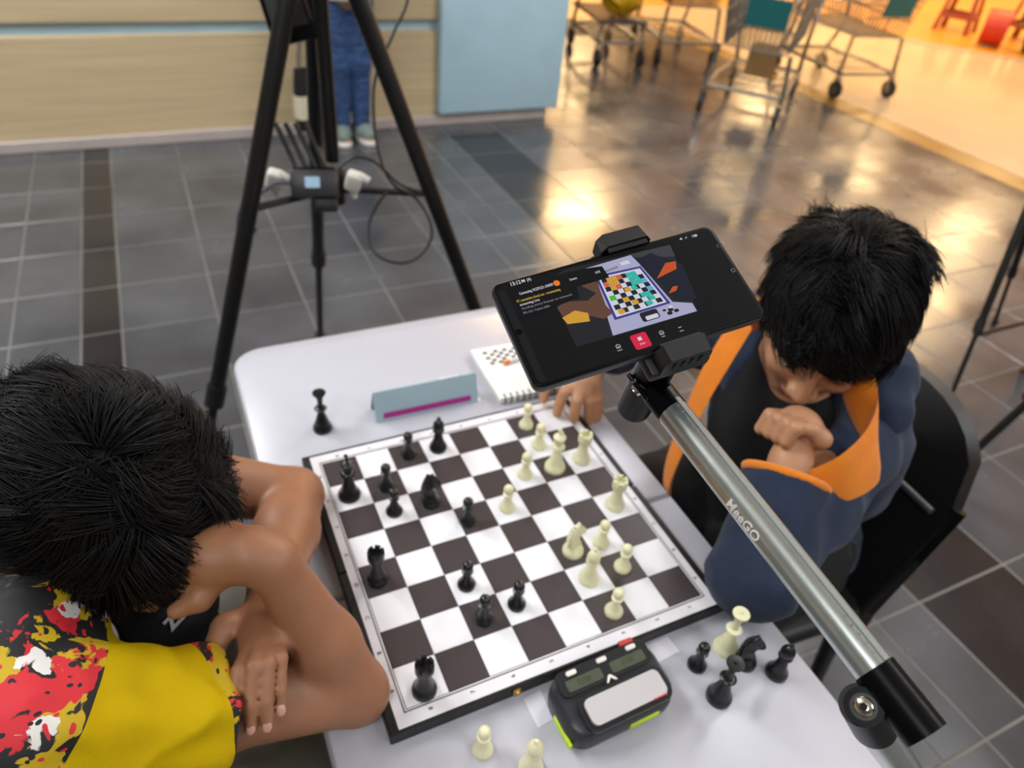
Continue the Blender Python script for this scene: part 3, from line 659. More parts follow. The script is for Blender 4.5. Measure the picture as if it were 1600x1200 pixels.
# ---- small paper things on the table
def paper(name, poly, m, label, cat, z=TZ+.0002, t=.0003):
    cx = sum(p[0] for p in poly)/len(poly); cy = sum(p[1] for p in poly)/len(poly)
    o = MB().prism([(x-cx, y-cy) for x, y in poly], 0, t).build(name, m, None, (cx, cy, z), smooth=0); return tag(o, label, cat)
paper('tape_strip', [(.072, -.2045), (.121, -.203), (.123, -.224), (.08, -.227)], M_blank, 'translucent white tape strip on the table right of the clock', 'tape')
paper('sticker', [(-.063, -.207), (-.042, -.205), (-.044, -.238), (-.062, -.240)], M_blank, 'small white sticker on the table at the left of the clock', 'sticker')
tn = thing('name_card', 'pale blue folded name card with a magenta stripe behind the chessboard', 'sign', (-.004, .262, TZ), math.radians(-1))
for s in (1, -1):
    T = Matrix.Translation((0, s*.017, 0)) @ Matrix.Rotation(s*math.radians(-61)+PI/2 if False else (PI/2-s*math.radians(24) if s < 0 else PI/2+math.radians(-24)), 4, 'X')
MBc = MB()
def sheet(y0, z0, y1, z1, w, t=.0012):
    d = Vector((0, y1-y0, z1-z0)); nn = Vector((0, -d.z, d.y)).normalized()*t; vs = []
    for x in (-w/2, w/2):
        for (y, z) in ((y0, z0), (y1, z1)): vs += [Vector((x, y, z)), Vector((x, y, z))+nn]
    return vs, [(0, 1, 3, 2), (4, 6, 7, 5), (0, 4, 5, 1), (2, 3, 7, 6), (0, 2, 6, 4), (1, 5, 7, 3)]
MB().add(*sheet(-.008, 0.0005, .006, .046, .161)).build('front_panel', M_blue, tn, smooth=0)
MB().add(*sheet(.026, 0.0005, .0075, .046, .161)).build('back_panel', M_blue, tn, smooth=0)
MB().add(*sheet(-.0086, .0055, -.0062, .0135, .137, .0008)).build('stripe', M_mag, tn, smooth=0)['label'] = 'magenta stripe'
MB().rbox((.004, -.0035, .0005), (.163, .010, .001), .0003, 1).build('foot', M_glass, tn, smooth=0)
MB().rbox((.036, .0066, .0468), (.032, .0022, .0012), .0004, 1).build('clear_edge', M_glass, tn)
nb = thing('spiral_notebook', 'white spiral notepad with a sketched checker pattern on the table', 'notebook', (.190, .296, TZ), math.radians(-2))
MB().rbox((0, 0, .006), (.165, .132, .011), .001, 1).build('page_block', M_paper, nb, smooth=0)
cv = MB().rbox((0, 0, .0120), (.167, .134, .0008), .0003, 1).build('cover', M_paper, nb, smooth=0)
ch = MB()
for i in range(7):
    for j in range(5):
        if (i+j) % 2 == 0: ch.box((-.062+i*.0085+random.uniform(-.0012, .0012), .022+j*.0075, .0125), (.0075, .0062, .0003), Matrix.Rotation(random.uniform(-.3, .3), 3, 'Z'))
ch.build('checker_print', M_ink, cv, smooth=0)
for i in range(15):
    x = -.074+i*.0105; pts = [(x, -.062+.006*math.cos(t), .0065+.0085*math.sin(t)) for t in np.linspace(0, 2*PI, 11)[:-1]]
    MB().tube(pts, .0009, 6, closed=True).build('spiral_ring', M_blackm, nb)
pn = thing('pencil', 'white pencil with an orange end lying on the spiral notepad', 'pencil', (.150, .311, TZ+.0164), math.radians(8))
MB().cyl((.006, 0, 0), (.13, 0, 0), .0037, None, 8).build('shaft', M_wplastic, pn); MB().cyl((.13, 0, 0), (.146, 0, 0), .0037, .0006, 8).build('tip', M_creamc, pn)
MB().cyl((-.004, 0, 0), (.006, 0, 0), .0040, None, 12).build('end_cap', M_orange, pn)['label'] = 'orange end cap'

# ================================================================== PHONE AND ITS STAND
PX = Vector((.9857, -.0509, .1607)); PY = Vector((-.0139, .9257, .3781)); PN = Vector((-.168, -.3749, .9117)); PP = Vector((-.03267, -.20115, 1.1951))
PM = Matrix(((PX.x, PY.x, PN.x, PP.x), (PX.y, PY.y, PN.y, PP.y), (PX.z, PY.z, PN.z, PP.z), (0, 0, 0, 1)))
ph = thing('smartphone', 'black smartphone in a holder showing a live picture of the chess game', 'phone'); ph.matrix_world = PM
PW, PH = .1635, .0785
def rr_solid(w, h, r, zs, name, m, par, smooth=50):
    mb = MB(); pts = []; N = None
    for ins, z in zs: p = rrect(w-2*ins, h-2*ins, max(.0005, r-ins), 5); N = len(p); pts += [(x, y, z) for x, y in p]
    k = len(zs); fs = [(i*N+j, i*N+(j+1) % N, (i+1)*N+(j+1) % N, (i+1)*N+j) for i in range(k-1) for j in range(N)]+[tuple(range(N-1, -1, -1)), tuple((k-1)*N+j for j in range(N))]
    return mb.add(pts, fs).build(name, m, par, smooth=smooth)
M_frame = mat('dark_aluminium', '#4a4d53', .35, metal=.7)
rr_solid(PW, PH, .006, [(.001, -.0086), (0, -.0072), (0, -.0018), (.0006, -.0006)], 'body', M_frame, ph)
rr_solid(PW-.0008, PH-.0008, .0056, [(0, -.0008), (.0002, -.0003), (.0010, 0)], 'bezel', M_blackg, ph)
scr = MB().prism(rrect(PW-.0052, PH-.0046, .0045, 5), -.0004, .00006).build('screen', M_sc['black'], ph, smooth=0)
def sprite(name, poly, key, lay=1): return MB().prism(poly, .00003+lay*.00004, .00005+lay*.00004).build(name, M_sc[key], scr, smooth=0)
picture = [(-.0469, .0362), (.0462, .0362), (.0462, -.0215), (-.0469, -.0205)]
sprite('picture', [(-.0469, .030), (-.0300, .0358), (.0461, .0319), (.0386, -.0222), (-.0469, -.0205)], 'dark', 1)
sprite('picture_floor', [(.014, .0335), (.0461, .0319), (.045, .022), (.018, .030)], 'floor', 2)
sprite('picture_boy', [(.0165, .0270), (.030, .0300), (.0464, .0150), (.0430, -.0133), (.0290, -.0100), (.0249, .0102), (.018, .020)], 'navy', 3)
sprite('picture_hood', [(.0246, .0096), (.036, .0192), (.0435, .0184), (.041, .0125), (.032, .0110)], 'orange', 4)
sprite('picture_hood', [(.0267, -.0035), (.0318, .0006), (.0355, .0001), (.0327, -.0030)], 'orange', 4)
sprite('picture_table', [(-.0165, .0321), (.0165, .0325), (.019, .024), (.0262, -.0100), (.0382, -.0150), (.0382, -.0215), (-.0218, -.0205), (-.0192, -.0060), (-.0137, .0201)], 'lilac', 4)
sprite('picture_arm', [(-.0470, .010), (-.0370, .0135), (-.0264, .0214), (-.0142, .0202), (-.0165, .0014), (-.0145, -.0053), (-.0219, -.0075), (-.0288, -.0030), (-.046, .001)], 'skin', 5)
sprite('picture_hair', [(-.0380, .0200), (-.0264, .0214), (-.0185, .0120), (-.026, .0085), (-.037, .0115)], 'dark', 6)
sprite('picture_sleeve', [(-.0469, .0018), (-.0372, .0043), (-.0298, -.0002), (-.0312, -.0062), (-.0455, -.0036)], 'amber', 6)
B = [(-.0128, .0234), (.018, .0214), (.0232, -.0096), (-.0146, -.0095)]
def bl(u, v): 
    a = [B[0][i]+(B[1][i]-B[0][i])*u for i in (0, 1)]; b = [B[3][i]+(B[2][i]-B[3][i])*u for i in (0, 1)]; return (a[0]+(b[0]-a[0])*v, a[1]+(b[1]-a[1])*v)
def bq(u0, v0, u1, v1): return [bl(u0, v1), bl(u1, v1), bl(u1, v0), bl(u0, v0)]
sprite('picture_board', bq(-.03, -.03, 1.03, 1.03), 'violet', 5); sprite('picture_board', bq(.02, .02, .98, .98), 'white', 6)
q = MB()
for c in range(8):
    for r in range(8):
        if (c+r) % 2 == 0: q.prism(bq(.06+c*.11, .06+r*.11, .06+(c+1)*.11, .06+(r+1)*.11), .00003+.00004*7, .00005+.00004*7)
q.build('picture_squares', M_sc['dark'], scr, smooth=0)
PCS = [(0, 1, 'coral'), (1, 0, 'amber'), (2, 0, 'amber'), (3, 0, 'coral'), (1, 1, 'amber'), (1, 2, 'amber'), (2, 1, 'amber'), (2, 2, 'coral'), (3.2, 3.1, 'amber'), (0, 4, 'green'), (2, 5, 'amber'), (3.2, 6, 'amber'), (0.3, 7.1, 'amber'), (5, 0, 'teal'), (6, 0, 'teal'), (5, 1, 'teal'), (6, 1, 'teal'), (5, 2, 'teal'), (6, 2, 'teal'), (7, 2, 'cyan'), (4.5, 3, 'teal'), (7, 4, 'cyan'), (5.3, 5, 'teal'), (6, 5, 'teal'), (6.2, 6, 'teal'), (5.3, 7, 'teal')]
for c, r, k in PCS:
    u, v = .06+(c+.5)*.11, .06+(r+.5)*.11; a = .058; sprite('picture_piece', [bl(u-a, v+a*.7), bl(u, v+a), bl(u+a*1.1, v+a*.6), bl(u+a, v-a*.7), bl(u-a*.2, v-a), bl(u-a, v-a*.8)], k, 8)
sprite('picture_clock', rrect(.0125, .0072, .0016, 3, .0073, -.0145), 'dark', 6); sprite('picture_clock', rrect(.0088, .0030, .0008, 3, .0082, -.0160), 'white', 7)
for x, y, s in ((.018, -.0142, .0011), (.0222, -.0150, .0017), (.0205, -.0172, .0017), (.0255, -.0168, .0016)): sprite('picture_piece', rrect(s*2.2, s*1.5, s*.7, 3, x, y), 'dark', 7)
sprite('picture_piece', rrect(.003, .0018, .0008, 3, .0232, -.0132), 'white', 8); sprite('picture_card', [(-.006, .0262), (.004, .0272), (.004, .0256), (-.006, .0248)], 'grey', 6); sprite('picture_notepad', [(.0065, .0290), (.0125, .0295), (.0135, .0265), (.0070, .0265)], 'white', 6)
sprite('picture_dark', [(-.0469, -.0040), (-.0305, -.0068), (-.0215, -.0090), (-.0218, -.0205), (-.0469, -.0203)], 'dark', 6)
sprite('menu_bar', [(-.0351, .0330), (-.0210, .0325), (-.0060, .0302), (-.0050, .0205), (-.0290, .0203), (-.0300, .0120), (-.0680, .0100), (-.0700, .0300)], 'black', 9)
def scr_text(name, s, x, y, h, w, key): 
    me = text_mesh(s, h*1.35, .00001, h*.02, 'LEFT', w); me.transform(Matrix.Translation((x, y, .0005))); return link_obj(name, me, M_sc[key], scr)
scr_text('clock_text', '13:12', -.0692, .0355, .0030, .0068, 'white'); scr_text('status_text', 'M', -.0612, .0355, .0024, .0022, 'white'); scr_text('status_text', '(A)', -.0575, .0355, .0024, .0028, 'white')
scr_text('screen_text', 'Connecting 10.239.221.10:8787', -.0660, .0270, .0021, .0235, 'white'); scr_text('screen_text', 'PC connection timed out - reconnecting', -.0698, .0220, .0020, .0300, 'yellow')
scr_text('screen_text', 'streaming Live', -.0689, .0190, .0018, .0135, 'white'); scr_text('screen_text', 'Sending every frames to network', -.0689, .0160, .0016, .0350, 'grey'); scr_text('screen_text', 'FPS: 13.4 - 9 pieces visible', -.0691, .0126, .0017, .0180, 'grey')
scr_text('screen_text', 'Camera', -.0310, .0268, .0018, .0052, 'white'); scr_text('screen_text', 'LIVE', -.0125, .0266, .0018, .0034, 'white')
sprite('orange_dot', [(-.0399+.0022*math.cos(t), .0272+.0022*math.sin(t)) for t in np.linspace(0, 2*PI, 16)[:-1]], 'dot', 10)
sprite('stop_button', rrect(.0112, .0108, .0016, 4, -.0066, -.0296), 'red', 2); sprite('stop_mark', rrect(.0026, .0026, .0003, 2, -.0066, -.0280), 'white', 3); scr_text('screen_text', 'STOP', -.0085, -.0320, .0012, .0038, 'white')
def icon_frame(x, y, s):
    q = MB(); 
    for a, b in (((x-s, y-s), (x+s, y-s)), ((x+s, y-s), (x+s, y+s*.4)), ((x+s, y+s*.4), (x, y+s)), ((x, y+s), (x-s, y+s*.4)), ((x-s, y+s*.4), (x-s, y-s))): q.tube([(a[0], a[1], .0002), (b[0], b[1], .0002)], .00016, 4)
    q.box((x, y-s*.4, .0002), (s*.9, s*.3, .0001)); return q
for x, w in ((-.0221, .0034), (.0086, .0026)):
    icon_frame(x, -.0284, .0013).build('icon', M_sc['white'], scr, smooth=0); sprite('icon_label', rrect(w, .0009, .0003, 2, x, -.0314), 'grey', 3)
sprite('icon', rrect(.0024, .0004, .0001, 2, .0217, -.0288), 'white', 3); sprite('icon_label', rrect(.0030, .0009, .0003, 2, .0217, -.0315), 'grey', 3)
sprite('battery_icon', rrect(.0044, .0022, .0010, 4, .0662, .0335), 'grey', 3); sprite('battery_icon', rrect(.0018, .0012, .0004, 3, .0670, .0335), 'white', 4); sprite('wifi_icon', [(.0545, .0340), (.0565, .0350), (.0565, .0330)], 'white', 3); sprite('signal_icon', [(.0580, .0332), (.0604, .0332), (.0604, .0352)], 'grey', 3)
MB().tube([(.0778, .0218, .0002), (.0766, .0205, .0002), (.0778, .0192, .0002)], .00018, 4).build('back_icon', M_sc['grey'], scr, smooth=0)
MB().tube([(.0773+.0013*math.cos(t), -.0007+.0013*math.sin(t), .0002) for t in np.linspace(0, 2*PI, 13)[:-1]], .00022, 4, closed=True).build('home_icon', M_sc['grey'], scr, smooth=0)
MB().cyl((-.0767, .0011, -.0001), (-.0767, .0011, .0003), .0021, None, 18).cyl((-.0767, .0011, .0003), (-.0767, .0011, .0004), .0011, None, 14).build('front_camera', M_blackg, ph)
sprite('side_bar', [(-.0781, .0330), (-.0735, .0330), (-.0735, -.0355), (-.0781, -.0355)], 'panel', 1)

# stand
st = thing('phone_stand', 'silver-grey jointed tube stand with black joints holding the phone', 'stand', (.752, -.625, 0))
so = Vector(st.location)
def LW(p): return Vector(p)-so
def PL(x, y, z): return PM @ Vector((x, y, z))
CX = .0155
RP = PM.to_3x3()
MB().rbox(LW(PL(CX, -.002, -.0150)), (.044, .098, .0110), .003, 2, RP).build('holder_back', M_black, st)
def jaw(sgn, x0):
    mb = MB(); y = sgn*(PH/2+.0062)
    prof = [(-.0185, -.0125), (.0185, -.0125), (.0185, .0010), (.0145, .0062), (-.0145, .0062), (-.0185, .0010)]
    q = [Vector((x, y, z)) for x, z in prof]
    vs = [PL(x0+a.x, sgn*(PH/2+.0006), a.z) for a in q]+[PL(x0+a.x*.93, sgn*(PH/2+.0120), a.z-(.0018 if a.z > 0 else 0)) for a in q]; n = len(q)
    mb.add([LW(v) for v in vs], [tuple(range(n-1, -1, -1)), tuple(range(n, 2*n))]+[(i, (i+1) % n, n+(i+1) % n, n+i) for i in range(n)])
    lip = [PL(x0+x, sgn*yy, z) for x in (-.0145, .0145) for yy, z in ((PH/2+.004, .0045), (PH/2-.0022, .0030), (PH/2-.0022, .0012), (PH/2+.004, .0010))]
    mb.add([LW(v) for v in lip], [(0, 1, 2, 3), (7, 6, 5, 4), (0, 4, 5, 1), (1, 5, 6, 2), (2, 6, 7, 3), (3, 7, 4, 0)])
    j = mb.build('clamp_jaw', M_black, st, smooth=20)
    gr = MB()
    for k in range(4):
        x = x0-.0095+k*.0062; gr.rbox(LW(PL(x, sgn*(PH/2+.0121), -.0040)), (.0022, .0012, .0075), .0004, 1, RP)
    gr.build('jaw_ribs', M_blackg, j); return j
jaw(1, CX+.001); jaw(-1, CX+.001)
# ball post behind the holder, pivot, tube, lower joint, lower tube
T1 = Vector((-.005, -.234, 1.123)); T2 = Vector((.008, -.424, 1.087)); ax = (T2-T1).normalized()
b0 = PL(CX, -.012, -.018); b1 = PL(CX, -.012, -.082)
MB().cyl(LW(PL(.018, -.030, -.018)), LW(PL(.018, -.030, -.113)), .0135, .0132, 30).build('ball_post', M_blackg, st)
viewv = (Vector(cam.location)-T1).normalized(); sidev = ax.cross(viewv).normalized(); topv = sidev.cross(ax).normalized()
if topv.dot(viewv) < 0: topv = -topv
right = sidev if sidev.x > 0 else -sidev
R_T = .0110
piv = T1-ax*.026
MB().cyl(LW(T1-ax*.017), LW(T1+ax*.004), R_T*1.03, None, 30).build('socket', M_blackg, st)
for s in (-1, 1):
    off = right*(s*.0082)
    MB().rbox(LW(T1-ax*.023+off), (.0038, .020, .026), .0015, 2, Matrix((right, topv, ax)).transposed()).cyl(LW(piv+off-right*.0019), LW(piv+off+right*.0019), .0102, None, 24).build('fork_arm', M_blackg, st)
MB().cyl(LW(piv-right*.006), LW(piv+right*.006), .0098, None, 24).cyl(LW(piv), LW(PL(.018, -.030, -.085)), .007, None, 16).build('pivot', M_black, st)
bl_ = MB().cyl(LW(piv-right*.0099), LW(piv-right*.0125), .0050, .0040, 20).cyl(LW(piv-right*.0124), LW(piv-right*.0127), .0018, None, 6); bl_.build('bolt', M_chrome, st)
tube_o = MB().cyl(LW(T1), LW(T2), R_T, None, 48).build('tube', M_tube, st)
gv = (topv*math.cos(math.radians(48))+right*math.sin(math.radians(48))); gt = ax.cross(gv)
MB().rbox(LW((T1+T2)/2+gv*(R_T+.0001)), (.0045, .0012, (T2-T1).length), .0004, 1, Matrix((gt, gv, ax)).transposed()).build('groove_rail', mat('matte_grey_rail', '#7f8583', .6), st)
tick = MB()
for base, sgn in ((T1, 1), (T2, -1)):
    for k in range(5):
        c = base+ax*(sgn*(.006+k*.0055))+(topv*math.cos(.5)+right*math.sin(.5))*(R_T+.00005); g2 = topv*math.cos(.5)+right*math.sin(.5); tick.box(LW(c), (.0022 if k % 2 else .0014, .0004, .0009), Matrix((ax.cross(g2), g2, ax)).transposed())
tick.build('scale_marks', M_steel, tube_o, smooth=0)
me = text_mesh('MeeGO', .0086, .0002, .00012, 'CENTER', .029)
cen_t = T1+ax*((T2-T1).length*.475); ang0 = math.radians(-40)
for v in me.vertices:
    t = ang0+v.co.y/R_T; rr = R_T+.0006+v.co.z; d = topv*math.cos(t)+right*math.sin(t); v.co = LW(cen_t+ax*v.co.x+d*rr)
link_obj('lettering', me, M_wplastic, tube_o)
# lower joint
MB().cyl(LW(T2), LW(T2+ax*.0370), R_T*1.09, None, 36).build('lower_socket', M_blackg, st)
low_axis = (Vector((.752, -.625, 0))-Vector((.02, -.46, 1.06))).normalized()
J = T2+ax*.012-right*.0165-topv*.001
for s in (-1, 1):
    MB().cyl(LW(J+topv*(s*.0062-.0022)), LW(J+topv*(s*.0062+.0022)), .0100, None, 26).build('hinge_plate', M_blackg, st)
Rb = Matrix((right, ax, topv)).transposed()
MB().ball(LW(J+topv*.0084), .0054, 20, 8, (1, 1, .42), Rb).build('bolt', M_chrome, st)
MB().cyl(LW(J+topv*.0100), LW(J+topv*.0110), .0021, None, 6).build('bolt_socket', M_blackg, st)
MB().cyl(LW(J+topv*.0083), LW(J+topv*.0087), .0068, None, 24).build('washer', M_blackm, st)
MB().rbox(LW(J+right*.008+ax*.002), (.016, .013, .014), .002, 2, Matrix((right, topv, ax)).transposed()).build('hinge_block', M_blackg, st)
K0 = J-right*.001-topv*.004
K1 = K0+low_axis*.034
MB().cyl(LW(K0-low_axis*.004), LW(K1), R_T*1.05, R_T*1.14, 32).build('lower_collar', M_blackg, st)
foot = Vector((.752, -.625, .03))
MB().cyl(LW(K1), LW(foot), R_T, None, 32).build('lower_tube', M_tube, st)
MB().lathe([(0, 0), (.14, 0), (.142, .006), (.136, .012), (.03, .018), (.018, .05), (0, .05)], seg=40).build('base', M_blackm, st)

# ================================================================== TRIPODS
def tripod(loc, H, r, th, label, spread_z=.76, column_z=.83, scale=1.0, brass=False, angles=None):
    t = thing('tripod', label, 'tripod', (loc[0], loc[1], 0))
    ends = []
    for k in range(3):
        a = th+k*2*PI/3 if angles is None else math.radians(angles[k]); d = Vector((math.cos(a), math.sin(a), 0)); F = d*r; A = Vector((0, 0, H))+d*.03
        leg = MB(); mid = F+(A-F)*.62; low = F+(A-F)*.30
        up = A+(A-F)*.16
        leg.cyl(low, up, .0165*scale, .0195*scale, 16).cyl(F+(A-F)*.02, mid, .0105*scale, None, 14)
        lo = leg.build('leg', M_blackm, t)
        MB().cyl(low-(A-F).normalized()*.02, low+(A-F).normalized()*.03, .021*scale, None, 16).build('leg_lock', M_black, lo)
        MB().ball(F+Vector((0, 0, .014)), .016, 12, 8, (1, 1, .85)).build('foot', M_brass if brass else M_rub, lo)
        sp = F+(A-F)*(spread_z/H); hub = Vector((0, 0, spread_z-.02))
        if angles is None: MB().cyl(hub, sp, .008, None, 8).build('spreader_arm', M_black, t)
        ends.append(sp)
    MB().cyl((0, 0, column_z), (0, 0, H+.4), .0150*scale, None, 18).build('centre_column', M_blackm, t)
    if angles is None: MB().cyl((0, 0, spread_z-.05), (0, 0, spread_z+.02), .024, None, 16).build('spreader_hub', M_black, t)
    else: MB().cyl(ends[0], ends[1], .007, None, 8).build('brace', M_black, t)
    MB().lathe([(.0, H+.10), (.055, H+.10), (.06, H+.13), (.05, H+.2), (.03, H+.22), (0, H+.22)], seg=24).build('crown', M_black, t)
    MB().rbox((0, 0, H+.44), (.08, .08, .09), .01, 2).cyl((0, 0, H+.5), (0, -.25, H+.42), .009, None, 10).build('head', M_black, t)
    return t
tripod((.038, 1.0), 1.258, .526, 1.526, 'tall black video tripod behind the table with cables on its spreader', .775, .82, 1.0)
# things strapped to the tripod
PXT = lambda *p: Vector(p)
rt = thing('wireless_router', 'small dark box with a lit blue display and four antennas on the tripod', 'router', (-.016, .938, .785)); rt.rotation_euler = (math.radians(-28), 0, math.radians(-14))
MB().rbox((0, 0, .012), (.098, .034, .058), .006, 2).build('case', M_clock, rt); MB().rbox((-.004, -.0175, .014), (.030, .002, .022), .0015, 2).build('display', screen_mat('router_display', '#a9c8e0', .8), rt)['label'] = 'lit pale blue display'
MB().rbox((0, .0, .043), (.086, .028, .006), .002, 1).build('top_panel', M_blackg, rt)
for k in range(4): MB().cyl((-.034+k*.020, .006, .040), (-.072+k*.020, .012, .135), .0048, .0056, 10).build('antenna', M_black, rt)
MB().rbox((.02, .01, -.03), (.05, .03, .03), .005, 2).build('mount', M_black, rt)
for (p, lab) in (((.062, .917, .805), 'white power plug on the right of the router on the tripod'), ((-.090, .985, .796), 'white power plug on the left of the router on the tripod')):
    t = thing('power_plug', lab, 'plug', p); t.rotation_euler = (.2, .3, -.3)
    MB().rbox((0, 0, 0), (.034, .030, .042), .008, 3).build('body', M_wplastic, t); MB().cyl((0, 0, -.018), (.012, 0, -.040), .009, .006, 12).build('strain_relief', M_wplastic, t); MB().cyl((0.008, 0, .016), (.030, -.004, .014), .010, .008, 12).build('socket', M_wplastic, t)
def smooth_pts(p, n=5):
    out = []; p = [Vector(q) for q in p]
    for i in range(len(p)-1):
        a, b, c, d = p[max(i-1, 0)], p[i], p[i+1], p[min(i+2, len(p)-1)]
        for k in range(n): t = k/n; out.append(.5*((2*b)+(c-a)*t+(2*a-5*b+4*c-d)*t*t+(3*b-a-3*c+d)*t**3))
    return out+[p[-1]]
def cable(pts, r, m, label):
    p = smooth_pts(pts); o0 = p[0]; o = MB().tube([q-o0 for q in p], r, 8).build('cable', m, None, o0); return tag(o, label, 'cable')
cable([(.20, 1.16, 1.66), (.262, 1.14, 1.35), (.257, 1.127, 1.133), (.207, 1.084, 1.055), (.159, 1.05, .988), (.137, 1.013, .934), (.126, .953, .86), (.138, .895, .804), (.179, .853, .781), (.196, .812, .746), (.189, .788, .714), (.16, .778, .685), (.126, .783, .671), (.09, .805, .674), (.071, .832, .693), (.077, .863, .73), (.101, .88, .764), (.125, .887, .787)], .0034, M_black, 'long black cable hanging in a loop from the tripod')
cable([(.028, .945, .815), (.067, .942, .845), (.103, .923, .845), (.128, .893, .827), (.148, .867, .81), (.181, .841, .801)], .003, M_black, 'short black cable arching right from the router')
M_bluec = mat('dark_blue_cable', '#2c3050', .5)
cable([(-.06, .945, .80), (-.097, .927, .81), (-.124, .929, .795), (-.157, .933, .781), (-.178, .922, .756), (-.186, .899, .725), (-.174, .884, .716), (-.15, .89, .735)], .0028, M_bluec, 'dark blue cable looped around the left tripod leg')
pn_ = thing('black_panel', 'flat black panel device hung on the left tripod leg at the top', 'device', (-.040, 1.000, 1.055)); pn_.rotation_euler = (math.radians(-20), math.radians(-14), math.radians(-10))
MB().rbox((.025, .012, .12), (.085, .016, .24), .006, 2).build('case', M_blackg, pn_); MB().rbox((.025, .003, .125), (.07, .003, .2), .002, 1).build('face', M_black, pn_); MB().rbox((.062, .03, .02), (.05, .03, .03), .008, 2).build('clamp', M_black, pn_)
# right-hand tripods, mostly outside the frame
def side_leg(name, label, F, G, r0, r1, tip, brace=None):
    pass
tripod((2.2, .76), .88, .40, math.radians(225), 'slim black tripod at the right behind the boy in the navy jacket', .24, .9, .72, False, (225, 315, 5))
tripod((2.09, .15), 1.04, .50, math.radians(170), 'black tripod with brass feet at the right, nearest the chair', .70, .8, 1.1, True)

# ================================================================== CHAIRS
def chair(name, label, loc, rz):
    t = thing(name, label, 'chair', loc, rz)   # faces +x locally
    MB().rbox((.0, 0, .445), (.42, .43, .035), .014, 3).build('seat', M_black, t)
    n = 12; mb = MB(); vs = []; W2 = .205
    for i in range(n+1):
        a = -1+2*i/n; y = a*W2; top = .655+.125*math.sqrt(max(0, 1-(abs(a)**2.6))); dish = -.03*(1-a*a)
        for (z, tt) in ((.46, 0), (.60, .5), (top, 1)):
            x = -.175-(z-.45)*.36+dish*(z-.40)*2
            vs += [(x, y, z), (x-.026, y, z)]
    fs = []
    for i in range(n):
        a = i*6; b = a+6
        for k in (0, 2): fs += [(a+k, b+k, b+k+2, a+k+2), (a+k+1, a+k+3, b+k+3, b+k+1)]
        fs += [(a+4, b+4, b+5, a+5), (a, a+1, b+1, b)]
    fs += [(0, 2, 3, 1), (2, 4, 5, 3), (n*6, n*6+1, n*6+3, n*6+2), (n*6+2, n*6+3, n*6+5, n*6+4)]
    MB().add(vs, fs).build('backrest', M_black, t, smooth=50)
    for s in (-1, 1):
        MB().tube([(-.268, s*.200, .67), (-.19, s*.205, .46), (-.17, s*.215, .43)], [.014, .016, .016], 12).build('back_post', M_blackm, t)
        MB().cyl((.19, s*.19, 0.0), (.17, s*.19, .43), .013, .016, 12).build('leg', M_blackm, t); MB().cyl((-.24, s*.19, 0.0), (-.17, s*.19, .43), .013, .016, 12).build('leg', M_blackm, t)
        MB().cyl((.18, s*.19, .2), (-.2, s*.19, .2), .008, None, 10).build('side_rail', M_blackm, t)
    MB().cyl((-.235, -.01, .66), (-.235, .185, .66), .006, None, 12).build('back_bar', M_leg, t)['label'] = 'thin steel bar inside the backrest'
    return t
chair('plastic_chair', 'black chair with a curved backrest under the boy in the navy jacket', (.44, .05, 0), math.radians(176))

# ================================================================== PEOPLE
def hand_left_boy(S):  # his left hand gripping the right upper arm
    K = [((-.3075, -.138, .853), (-.3165, -.158, .862), (-.3225, -.171, .852), (-.3240, -.180, .842)),
         ((-.2985, -.138, .856), (-.3045, -.161, .866), (-.3130, -.182, .847), (-.3160, -.192, .830)),
         ((-.2890, -.138, .855), (-.2925, -.161, .864), (-.3005, -.183, .845), (-.3035, -.194, .828)),
         ((-.2805, -.136, .850), (-.2815, -.156, .857), (-.2880, -.176, .842), (-.2905, -.186, .830))]
    return K
# ---- boy on the left in the yellow jersey
HL = Head((-.399, .020, .920), (.42, -.40, -.82), (.45, -.62, .64))
S = SDF()
HL.skin(S)
nb0 = np.array((-.478, .02, .875))
S.cone(nb0, HL(-.035, 0, -.075), .05, .047, .02)
shR, shL = np.array((-.465, -.155, .872)), np.array((-.465, .165, .855))
pel, chest = np.array((-.70, .0, .50)), np.array((-.56, .0, .77))
S.ell(chest, (.085, .135, .12), None, .04).ell(pel, (.11, .14, .09), None, .04).cone(pel, chest, .1, .1, .05).cone(chest, nb0, .08, .05, .04).cone(shR, shL, .042, .042, .03)
eR, wR = np.array((-.222, -.152, .752)), np.array((-.272, -.098, .912))
eL, wL = np.array((-.226, .120, .755)), np.array((-.283, -.078, .822))
S.chain([shR, (shR+eR)/2, eR], [.043, .036, .030], .015); S.chain([eR, eR*.6+wR*.4, wR], [.030, .0310, .0215], .012)
S.chain([shL, (shL+eL)/2, eL], [.045, .039, .033], .015); S.chain([eL, eL*.62+wL*.38, wL], [.034, .0355, .0225], .012)
# left hand over the right upper arm
KL = hand_left_boy(S)
for kf in KL:
    S.cone(wL, kf[0], .0185, .0078, .008)
S.ell((-.291, -.118, .842), (.022, .026, .013), None, .01)
for kf, r in zip(KL, (.0060, .0062, .0061, .0054)): finger(S, kf, r)
S.chain([wL+np.array((-.006, -.004, .004)), (-.322, -.098, .842), (-.338, -.120, .838), (-.343, -.138, .836)], [.014, .0115, .0098, .008], .006)
